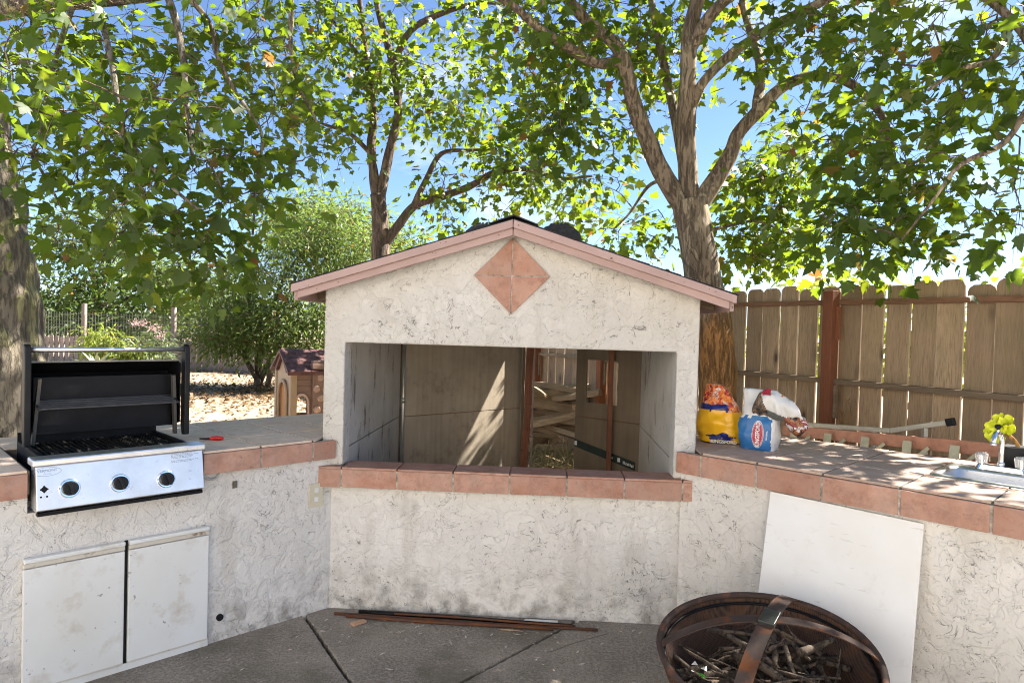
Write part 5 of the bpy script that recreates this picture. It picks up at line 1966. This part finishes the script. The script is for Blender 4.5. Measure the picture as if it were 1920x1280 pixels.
def tree(name, base, label, limbs, targets, leaves_per, size, bark='bark', singles=0, cat='tree', group=None, **kw):
    base = Vector(base)
    root = empty(name, base, 0, label, cat, group)
    sk_ = []
    for i, (nm, pts, r0, r1) in enumerate(limbs):
        p, rads, _ = limb(nm, [Vector(q) - base for q in pts], r0, r1, bark, root, 44 if nm == 'trunk' and r0 > .12 else 14 if r0 > .08 else 8, 14 if nm == 'trunk' and r0 > .12 else 5)
        if nm != 'trunk':
            sk_ += [tuple(v + base) for v in p]
        else:
            sk_ += [tuple(v + base) for v in p[-3:]]
    t = np.concatenate(targets)
    # the crown is thin where a sunbeam reaches the back of the shelter
    w_ = t - np.array([-.40, 5.55, 1.0])
    al_ = w_ @ np.array(to_sun)
    t = t[np.linalg.norm(w_ - al_[:, None] * np.array(to_sun), axis=1) > np.where(al_ > 4.4, .95, .46)]
    grow(root, sk_, t, tuple(base), leaves_per, size, singles=singles, **kw)
    return root


# --- right-hand plane tree behind the shelter
Yr = 5.8
b0 = at(1345, 905, Yr)
b0.z = -.06
limbs = [('trunk', [b0, at(1346, 750, Yr), at(1336, 600, Yr), at(1316, 510, Yr), at(1300, 425, Yr), at(1292, 375, Yr)], .165, .135),
         ('limb', [at(1290, 400, Yr), at(1240, 322, Yr), at(1214, 262, 5.75), at(1190, 200, 5.7), at(1170, 120, 5.6), at(1150, 80, 5.6), at(1095, 35, 5.5), at(1040, -30, 5.4)], .085, .04),
         ('limb', [at(1160, 115, 5.62), at(1115, 118, 5.5), at(1060, 86, 5.3), at(1000, 45, 5.1), at(960, 10, 5.0), at(900, -20, 4.9)], .048, .02),
         ('limb', [at(1293, 395, Yr), at(1287, 250, Yr), at(1290, 150, Yr), at(1294, 60, 5.8), at(1312, -20, 5.8), at(1330, -150, 5.8), at(1330, -330, 5.7), at(1200, -480, 6.2), at(1050, -560, 6.8)], .085, .03),
         ('limb', [at(1293, 95, Yr), at(1340, 20, 5.6), at(1420, -50, 5.4), at(1500, -160, 5.2), at(1620, -260, 5.0)], .05, .03),
         ('limb', [at(1302, 395, Yr), at(1345, 332, Yr), at(1372, 285, Yr), at(1385, 250, Yr), at(1430, 200, 5.75), at(1470, 162, 5.7), at(1530, 143, 5.6), at(1600, 160, 5.4), at(1660, 230, 5.2), at(1665, 310, 5.1)], .08, .02),
         ('limb', [at(1292, 210, Yr), at(1322, 150, 5.75), at(1380, 95, 5.7), at(1450, 50, 5.5), at(1530, 10, 5.2), at(1640, -40, 4.8), at(1780, -40, 4.4), at(1900, 40, 4.0), at(1960, 150, 3.8)], .045, .02),
         ('limb', [at(1296, 395, 5.9), at(1268, 230, 6.2), at(1240, 100, 6.4), at(1215, -30, 6.6)], .055, .03),
         ('limb', [at(1420, 205, 5.75), at(1425, 120, 6.0), at(1395, 20, 6.2), at(1385, -60, 6.3)], .045, .025),
         ('limb', [at(1300, 440, 5.85), at(1360, 425, 6.2), at(1420, 415, 6.4), at(1480, 440, 6.3)], .02, .007),
         ('limb', [at(1250, 335, 5.85), at(1215, 350, 6.3), at(1180, 400, 6.6), at(1150, 430, 6.7)], .02, .007),
         ('limb', [at(1900, 40, 4.0), at(1860, 110, 3.9), at(1800, 130, 3.8), at(1740, 170, 3.8)], .022, .008),
         ('limb', [at(1960, 150, 3.8), at(1920, 215, 3.8), at(1880, 270, 3.8), at(1800, 310, 3.8), at(1750, 375, 3.8), at(1690, 450, 3.9)], .022, .006),
         ('limb', [at(1312, -20, 5.8), at(1500, -300, 5.6), at(1750, -520, 5.2), at(2050, -640, 4.8)], .05, .03),
         ('limb', [at(1330, -150, 5.8), at(1200, -420, 5.0), at(1150, -900, 4.0)], .05, .03)]
tg = [blob(1150, 110, 6.5, 200, 130, .5, 110), blob(1060, 60, 5.4, 160, 90, .6, 60), blob(1350, 70, 6.8, 190, 120, .6, 110), blob(1450, 190, 6.7, 120, 110, .5, 70),
      blob(1190, 290, 6.5, 90, 110, .4, 60), blob(1420, 400, 6.5, 90, 120, .5, 110), blob(1210, 430, 6.7, 90, 60, .3, 34), blob(1390, 300, 6.9, 90, 90, .4, 50), blob(1500, 330, 6.2, 80, 90, .4, 34), blob(1480, 470, 6.2, 90, 40, .3, 26), blob(1560, 60, 5.0, 170, 90, .6, 70),
      blob(1600, 250, 4.9, 130, 100, .5, 44), blob(1760, 70, 4.1, 150, 90, .4, 40), blob(1860, 90, 3.8, 80, 110, .35, 28), blob(1700, 300, 4.4, 110, 90, .45, 32),
      blob(1690, 425, 4.6, 160, 60, .5, 42), blob(1590, 385, 4.2, 80, 50, .3, 16), blob(1830, 360, 4.2, 80, 100, .35, 18), blob(1570, 455, 5.0, 90, 35, .3, 12), blob(1030, 250, 5.9, 90, 100, .4, 46), blob(1120, 330, 6.4, 60, 70, .4, 24),
      blob(1890, 440, 4.0, 40, 50, .2, 5), blob(1700, 480, 4.9, 120, 22, .3, 10),
      wblob((2.6, 5.4, 5.6), (2.2, 2.0, 1.1), 470), wblob((3.5, 5.6, 7.0), (2.2, 1.9, .8), 220), wblob((.7, 6.9, 6.6), (1.6, 1.2, .8), 200), wblob((1.2, 3.6, 4.9), (1.8, 1.6, .7), 150), wblob((4.0, 4.6, 4.6), (1.2, 1.5, .9), 110), wblob((5.1, 5.0, 5.3), (1.3, 1.4, .8), 90)]  # out-of-view crown added to shade the patio, counters and left trunk
tree('plane_tree', b0, 'tall plane tree forking above the shelter roof, its trunk orange below', limbs, tg, 12, .098, 'bark', 260, twig_r=.0068)

# --- slim plane tree in the middle distance
Ym = 9.6
b1 = at(718, 900, Ym)
b1.z = -.03
limbs = [('trunk', [b1, at(716, 560, Ym), at(714, 470, Ym), at(713, 420, Ym), at(708, 365, Ym)], .15, .105),
         ('limb', [at(708, 380, Ym), at(700, 320, Ym), at(696, 270, Ym), at(700, 215, Ym), at(690, 130, Ym), at(678, 40, Ym), at(670, -60, Ym)], .075, .03),
         ('limb', [at(711, 375, Ym), at(730, 285, Ym), at(746, 215, Ym), at(742, 150, Ym), at(725, 80, Ym), at(705, 0, Ym), at(700, -80, Ym)], .075, .03),
         ('limb', [at(716, 465, Ym), at(745, 425, Ym), at(778, 385, Ym), at(830, 368, 9.4), at(880, 350, 9.2), at(930, 322, 9.0), at(990, 318, 8.8), at(1050, 335, 8.6), at(1110, 330, 8.5)], .075, .015),
         ('limb', [at(775, 388, Ym), at(800, 335, 9.5), at(828, 288, 9.4), at(880, 282, 9.3), at(930, 280, 9.2)], .05, .015),
         ('limb', [at(738, 120, Ym), at(770, 58, 9.4), at(830, 25, 9.2), at(900, 6, 9.0), at(960, 10, 8.8)], .05, .02),
         ('limb', [at(697, 290, Ym), at(655, 250, 9.5), at(612, 235, 9.4), at(560, 215, 9.2)], .035, .012),
         ('limb', [at(690, 130, Ym), at(640, 60, 9.6), at(590, 0, 9.6), at(540, -60, 9.6)], .03, .015),
         ('limb', [at(665, -50, Ym), at(600, -160, 9.5), at(480, -200, 9.3)], .03, .015)]
tg = [blob(760, 60, 9.4, 200, 110, 1.2, 120), blob(640, 120, 9.5, 120, 120, 1.0, 80), blob(780, 190, 9.4, 120, 80, .9, 62), blob(900, 190, 9.2, 120, 90, .9, 62), blob(900, 330, 9.0, 150, 70, .7, 56),
      blob(1010, 350, 8.8, 110, 60, .6, 28), blob(640, 250, 9.4, 70, 70, .6, 26), blob(540, 180, 9.3, 90, 110, .7, 46), blob(960, 90, 9.0, 110, 90, .8, 50), blob(560, 40, 9.5, 130, 90, .9, 60),
      blob(850, 420, 9.2, 120, 35, .6, 22), blob(1050, 230, 8.8, 90, 90, .6, 46), blob(960, 260, 9.0, 110, 70, .6, 50), blob(1080, 400, 8.6, 80, 30, .4, 16), wblob((-1.5, 9, 7.6), (2.5, 1.5, 1.0), 90)]
tree('plane_tree', b1, 'slim dark-barked plane tree rising between the playhouse and the shelter roof peak', limbs, tg, 12, .105, 'bark_dark', 150, twig_r=.008)

# --- thick plane tree at the left edge
Yl = 4.75
b2 = at(-14, 860, Yl)
b2.z = -.06
limbs = [('trunk', [b2, at(-12, 780, Yl), at(-14, 690, Yl), at(-16, 600, Yl), at(-24, 540, Yl), at(-40, 450, Yl), at(-66, 330, Yl), at(-92, 200, Yl), at(-118, 60, Yl), at(-130, -40, Yl)], .335, .30),
         ('limb', [at(-120, 30, Yl), at(0, 12, 4.6), at(100, 0, 4.5), at(180, -6, 4.4), at(320, -20, 4.3), at(460, -60, 4.3)], .10, .04),
         ('limb', [at(-125, -30, Yl), at(-20, -200, 4.6), at(160, -330, 4.4), at(400, -400, 4.2)], .10, .05),
         ('limb', [at(310, -20, 4.3), at(335, 60, 4.2), at(347, 150, 4.1), at(352, 220, 4.1), at(360, 290, 4.0)], .024, .010),
         ('limb', [at(330, -30, 4.3), at(390, 40, 4.4), at(410, 110, 4.5), at(440, 170, 4.5), at(470, 215, 4.5), at(492, 260, 4.5), at(480, 350, 4.4), at(474, 440, 4.3)], .020, .007),
         ('limb', [at(460, -60, 4.3), at(540, -20, 4.6), at(545, 90, 4.7), at(560, 160, 4.8), at(600, 240, 4.9)], .022, .008),
         ('limb', [at(140, 0, 4.45), at(120, 60, 4.3), at(90, 160, 4.2), at(80, 230, 4.1), at(60, 290, 4.1)], .020, .008),
         ('limb', [at(180, -6, 4.4), at(210, 120, 4.0), at(230, 240, 3.8), at(300, 330, 3.7), at(380, 400, 3.7)], .020, .007),
         ('limb', [at(355, 240, 4.1), at(400, 320, 4.1), at(430, 380, 4.1)], .010, .005),
         ('limb', [at(60, 290, 4.1), at(100, 360, 4.2), at(130, 420, 4.3)], .010, .005)]
tg = [blob(110, 90, 4.3, 150, 110, .5, 70), blob(290, 110, 4.5, 140, 110, .5, 70), blob(470, 90, 4.8, 130, 110, .5, 64), blob(120, 280, 4.1, 120, 120, .4, 58), blob(300, 290, 4.0, 130, 110, .4, 60),
      blob(460, 290, 4.5, 110, 120, .45, 52), blob(330, 420, 3.8, 150, 70, .35, 50), blob(180, 420, 4.4, 120, 90, .4, 34), blob(400, 470, 3.9, 90, 50, .25, 22), blob(560, 250, 4.9, 70, 110, .3, 26), blob(250, 200, 3.4, 220, 60, .3, 22),
      blob(40, 120, 3.3, 60, 90, .25, 10), blob(320, 520, 4.2, 60, 40, .2, 8), wblob((-2.6, 3.6, 4.4), (1.6, 1.2, .8), 50), wblob((-.6, 3.9, 4.4), (1.2, 1.2, .6), 25)]
tree('plane_tree', b2, 'thick grey mottled plane tree trunk standing beside the open grill', limbs, tg, 9, .088, 'bark_grey', 290, twig_r=.0068)

# --- far trees and shrubs
def far_tree(name, label, px, Y, blobs, leaves_per, size, leaf='far_leaf', trunk_r=.12, base_px=None, bark='bark_dark', stems=1, spread=.3, twig=.008, cat='tree', shape=SMALL, droop=.8):
    b = at(base_px or px, 690, Y)
    b.z = -.05
    t = [blob(*q) for q in blobs]
    allp = np.concatenate(t)
    top = allp.mean(axis=0)
    limbs_ = []
    for s_ in range(stems):
        o_ = Vector((rnd.uniform(-.2, .2), rnd.uniform(-.2, .2), 0)) if stems > 1 else Vector((0, 0, 0))
        q = blobs[s_ % len(blobs)]
        e = at(q[0], q[1], q[2])
        m1 = (b + o_).lerp(e, .35) + Vector((rnd.uniform(-.2, .2), rnd.uniform(-.1, .1), .2))
        m2 = (b + o_).lerp(e, .7) + Vector((rnd.uniform(-.3, .3), rnd.uniform(-.2, .2), .2))
        limbs_.append(('trunk' if s_ == 0 else 'limb', [b + o_, m1, m2, e], trunk_r, trunk_r * .3))
    for q in blobs:
        e = at(q[0], q[1], q[2])
        limbs_.append(('limb', [Vector(limbs_[0][1][1]), Vector(limbs_[0][1][1]).lerp(e, .5) + Vector((rnd.uniform(-.2, .2), 0, .3)), e], trunk_r * .5, trunk_r * .15))
    return tree(name, b, label, limbs_, t, leaves_per, size, bark, leaf=leaf, spread=spread, twig_r=twig, cat=cat, shape=shape, droop=droop)


far_tree('pepper_tree', 'large feathery green tree arching over the dry yard behind the playhouse', 500, 16.5,
         [(470, 530, 16.5, 90, 70, 1.5, 80), (560, 480, 16.5, 90, 80, 1.6, 90), (590, 590, 16.0, 70, 70, 1.4, 80), (500, 620, 16.0, 90, 45, 1.3, 70), (430, 590, 16.2, 60, 60, 1.2, 50), (620, 420, 17, 70, 60, 1.2, 60), (680, 470, 17, 70, 60, 1.2, 50), (420, 640, 15.8, 40, 25, .6, 18), (560, 655, 15.6, 60, 20, .8, 28)],
         60, .125, trunk_r=.07, base_px=490, stems=6, spread=.30)
far_tree('walnut_tree', 'tall light green tree filling the sky gap behind the picket fence', 200, 27,
         [(150, 470, 27, 110, 90, 2, 80), (260, 520, 27, 110, 70, 2, 80), (120, 570, 26, 80, 60, 1.6, 60), (330, 540, 26, 80, 60, 1.6, 55), (220, 420, 28, 90, 60, 2, 45), (230, 600, 25.5, 120, 40, 1.6, 70)],
         30, .30, leaf='mid_leaf', trunk_r=.2, spread=.45, twig=.014)
far_tree('walnut_tree', 'pale green tree top showing left of the slim plane tree, above the feathery tree', 610, 24,
         [(600, 400, 24, 90, 50, 1.6, 55), (690, 440, 24, 80, 50, 1.6, 45), (520, 420, 25, 80, 50, 1.6, 45), (760, 455, 25, 60, 30, 1.4, 30)],
         28, .30, trunk_r=.16, spread=.42, twig=.012)
far_tree('evergreen_tree', 'dark dense tree mass standing behind the wire netting', 330, 30,
         [(100, 600, 30, 110, 40, 1.5, 60), (300, 610, 30, 130, 45, 1.5, 90), (400, 560, 31, 100, 70, 1.5, 70), (450, 610, 30, 80, 50, 1.5, 50)],
         28, .34, leaf='grey_leaf', trunk_r=.2, spread=.5, twig=.014)
far_tree('bay_shrub', 'rounded green shrub growing between the two fences behind the shelter', 800, 18,
         [(740, 560, 18, 80, 50, 1.0, 40), (860, 570, 18.5, 80, 50, 1.0, 40), (960, 590, 18, 70, 40, 1.0, 30)],
         30, .2, leaf='mid_leaf', trunk_r=.06, stems=3, spread=.3, twig=.008, cat='shrub')
far_tree('lime_shrub', 'bright lime green shrub in front of the picket fence', 195, 19,
         [(190, 628, 19, 26, 18, .4, 16), (215, 655, 19, 40, 20, .5, 26), (170, 650, 19, 22, 14, .3, 10), (255, 660, 19, 22, 16, .3, 12)],
         24, .17, leaf='lime_leaf', trunk_r=.025, stems=3, spread=.16, twig=.005, cat='shrub')
far_tree('oleander_shrub', 'grey-green flowering shrub with pale pink blossom by the picket fence', 275, 19.5,
         [(275, 645, 19.5, 34, 30, .5, 30), (300, 660, 19.3, 32, 24, .4, 24), (265, 668, 19.2, 40, 16, .4, 18)],
         24, .17, leaf='grey_leaf', trunk_r=.025, stems=4, spread=.16, twig=.005, cat='shrub')
n_ = 220
pp_ = np.concatenate([blob(262, 606, 19.1, 16, 8, .3, 90), blob(290, 616, 19.1, 14, 10, .3, 80), blob(303, 628, 19.0, 10, 10, .2, 50)])
ol = [o for o in bpy.data.objects if o.name.startswith('oleander_shrub')][0]
pl_ = place('blossom', leaf_mesh('blossom', SMALL, pp_ - np.array(ol.location), nrg.normal(size=(len(pp_), 3)), nrg.normal(size=(len(pp_), 3)), np.full(len(pp_), .08), nrg.uniform(0, .9, len(pp_)), 'pink_petal'), ol)
pl_['kind'] = 'stuff'
# agave-like plant behind the grill handle
ag = empty('agave', at(182, 690, 18.2) * 1.0, 0, 'pale spiky agave rosette showing just above the open grill lid', 'plant')
ag.location.z = -.05
for i in range(12):
    q_ = 2 * math.pi * i / 12
    L = rnd.uniform(.5, .75)
    d_ = Vector((math.cos(q_), math.sin(q_), rnd.uniform(.5, 1.4))).normalized()
    sd = Vector((-math.sin(q_), math.cos(q_), 0))
    vs = []
    for t, w in ((0, .05), (.35, .06), (.7, .04), (1, .003)):
        c_ = d_ * L * t + Vector((0, 0, -.12 * t * t + .25))
        vs += [c_ + sd * w, c_ + Vector((0, 0, -.02)), c_ - sd * w]
    fs = []
    for r_ in range(3):
        a = r_ * 3
        fs += [(a, a + 1, a + 4, a + 3), (a + 1, a + 2, a + 5, a + 4)]
    MB().add(vs, fs).build('blade', plain('agave_green', (.30, .36, .26), .5) if i == 0 else bpy.data.materials['agave_green'], ag, smooth=True, fix=False)
MB().tube([(0, 0, -.02), (0, 0, .3)], .05, 8).build('stem', 'bark', ag)

# greenery beyond the right fence, glimpsed through the slits
far_tree('hedge_tree', 'yellow-green leafy hedge glimpsed through the slits of the tall fence', 1750, 7.8,
         [(1500, 640, 8.6, 140, 60, .4, 40), (1700, 640, 7.6, 140, 70, .4, 40), (1880, 620, 7.0, 120, 80, .4, 36), (1600, 545, 8.2, 120, 12, .3, 14)],
         26, .12, leaf='lime_leaf', trunk_r=.05, stems=3, spread=.2, twig=.006, cat='hedge', shape=LEAF)

# fallen leaves, straw and twigs on the yard
n_ = 9000
gx = np.concatenate([nrg.uniform(-11, 1, 6500), nrg.normal(-5.6, 1.4, 2500)])
gy = np.concatenate([nrg.uniform(6, 22, 6500), nrg.normal(15.2, 1.6, 2500)])
mk = gy < 30
P_ = np.stack([gx, gy, np.full(n_, .015)], 1)[mk]
P_[:, 2] += nrg.uniform(-.01, .03, len(P_))
dr_ = nrg.normal(size=(len(P_), 3))
dr_[:, 2] *= .25
up_ = nrg.normal(size=(len(P_), 3)) * .35
up_[:, 2] += 1
lit = place('leaf_litter', leaf_mesh('leaf_litter', LEAF, P_, dr_, up_, nrg.uniform(.03, .10, len(P_)), nrg.uniform(0, .8, len(P_)), 'dry_leaf'))
structure(lit, 'stuff')
tag(lit, 'dry brown fallen leaves strewn over the yard', 'leaf litter')
n_ = 7000
cs = at(1020, 850, 8.2)
P_ = np.stack([nrg.normal(cs.x, .45, n_), nrg.normal(cs.y - .1, .5, n_), nrg.uniform(-.02, .10, n_)], 1)
dr_ = nrg.normal(size=(n_, 3))
dr_[:, 2] *= .4
stw = place('straw', leaf_mesh('straw', STRAW, P_, dr_, nrg.normal(size=(n_, 3)) + np.array([0, 0, 1.5]), nrg.uniform(.10, .25, n_), nrg.uniform(0, .95, n_), 'straw'))
structure(stw, 'stuff')
tag(stw, 'pale dry straw on the ground in front of the woodpile', 'straw')

# crumbs of paint, bark and leaf along the wall and in the joints
n_ = 420
tx = nrg.uniform(0, 1, n_)
P_ = np.stack([-1.1 + 2.2 * tx, 3.70 - .06 * tx - np.abs(nrg.normal(0, .22, n_)), np.full(n_, .004)], 1)
q_ = nrg.uniform(size=n_) < .4
P_[q_] = np.stack([nrg.uniform(-1.7, 1.0, q_.sum()), nrg.uniform(2.5, 3.5, q_.sum()), np.full(q_.sum(), .004)], 1)
q_ = P_[:, 1] < P_[:, 0] + 4.6
P_ = P_[q_]
dr_ = nrg.normal(size=(len(P_), 3))
dr_[:, 2] *= .1
cm = place('ground_debris', leaf_mesh('ground_debris', SMALL, P_, dr_, np.tile(np.array([[0, 0, 1.]]), (len(P_), 1)), nrg.uniform(.008, .045, len(P_)), nrg.uniform(0, .9, len(P_)), 'crumb'))
structure(cm, 'stuff')
tag(cm, 'crumbs of paint and dry leaf scattered on the concrete by the wall', 'debris')
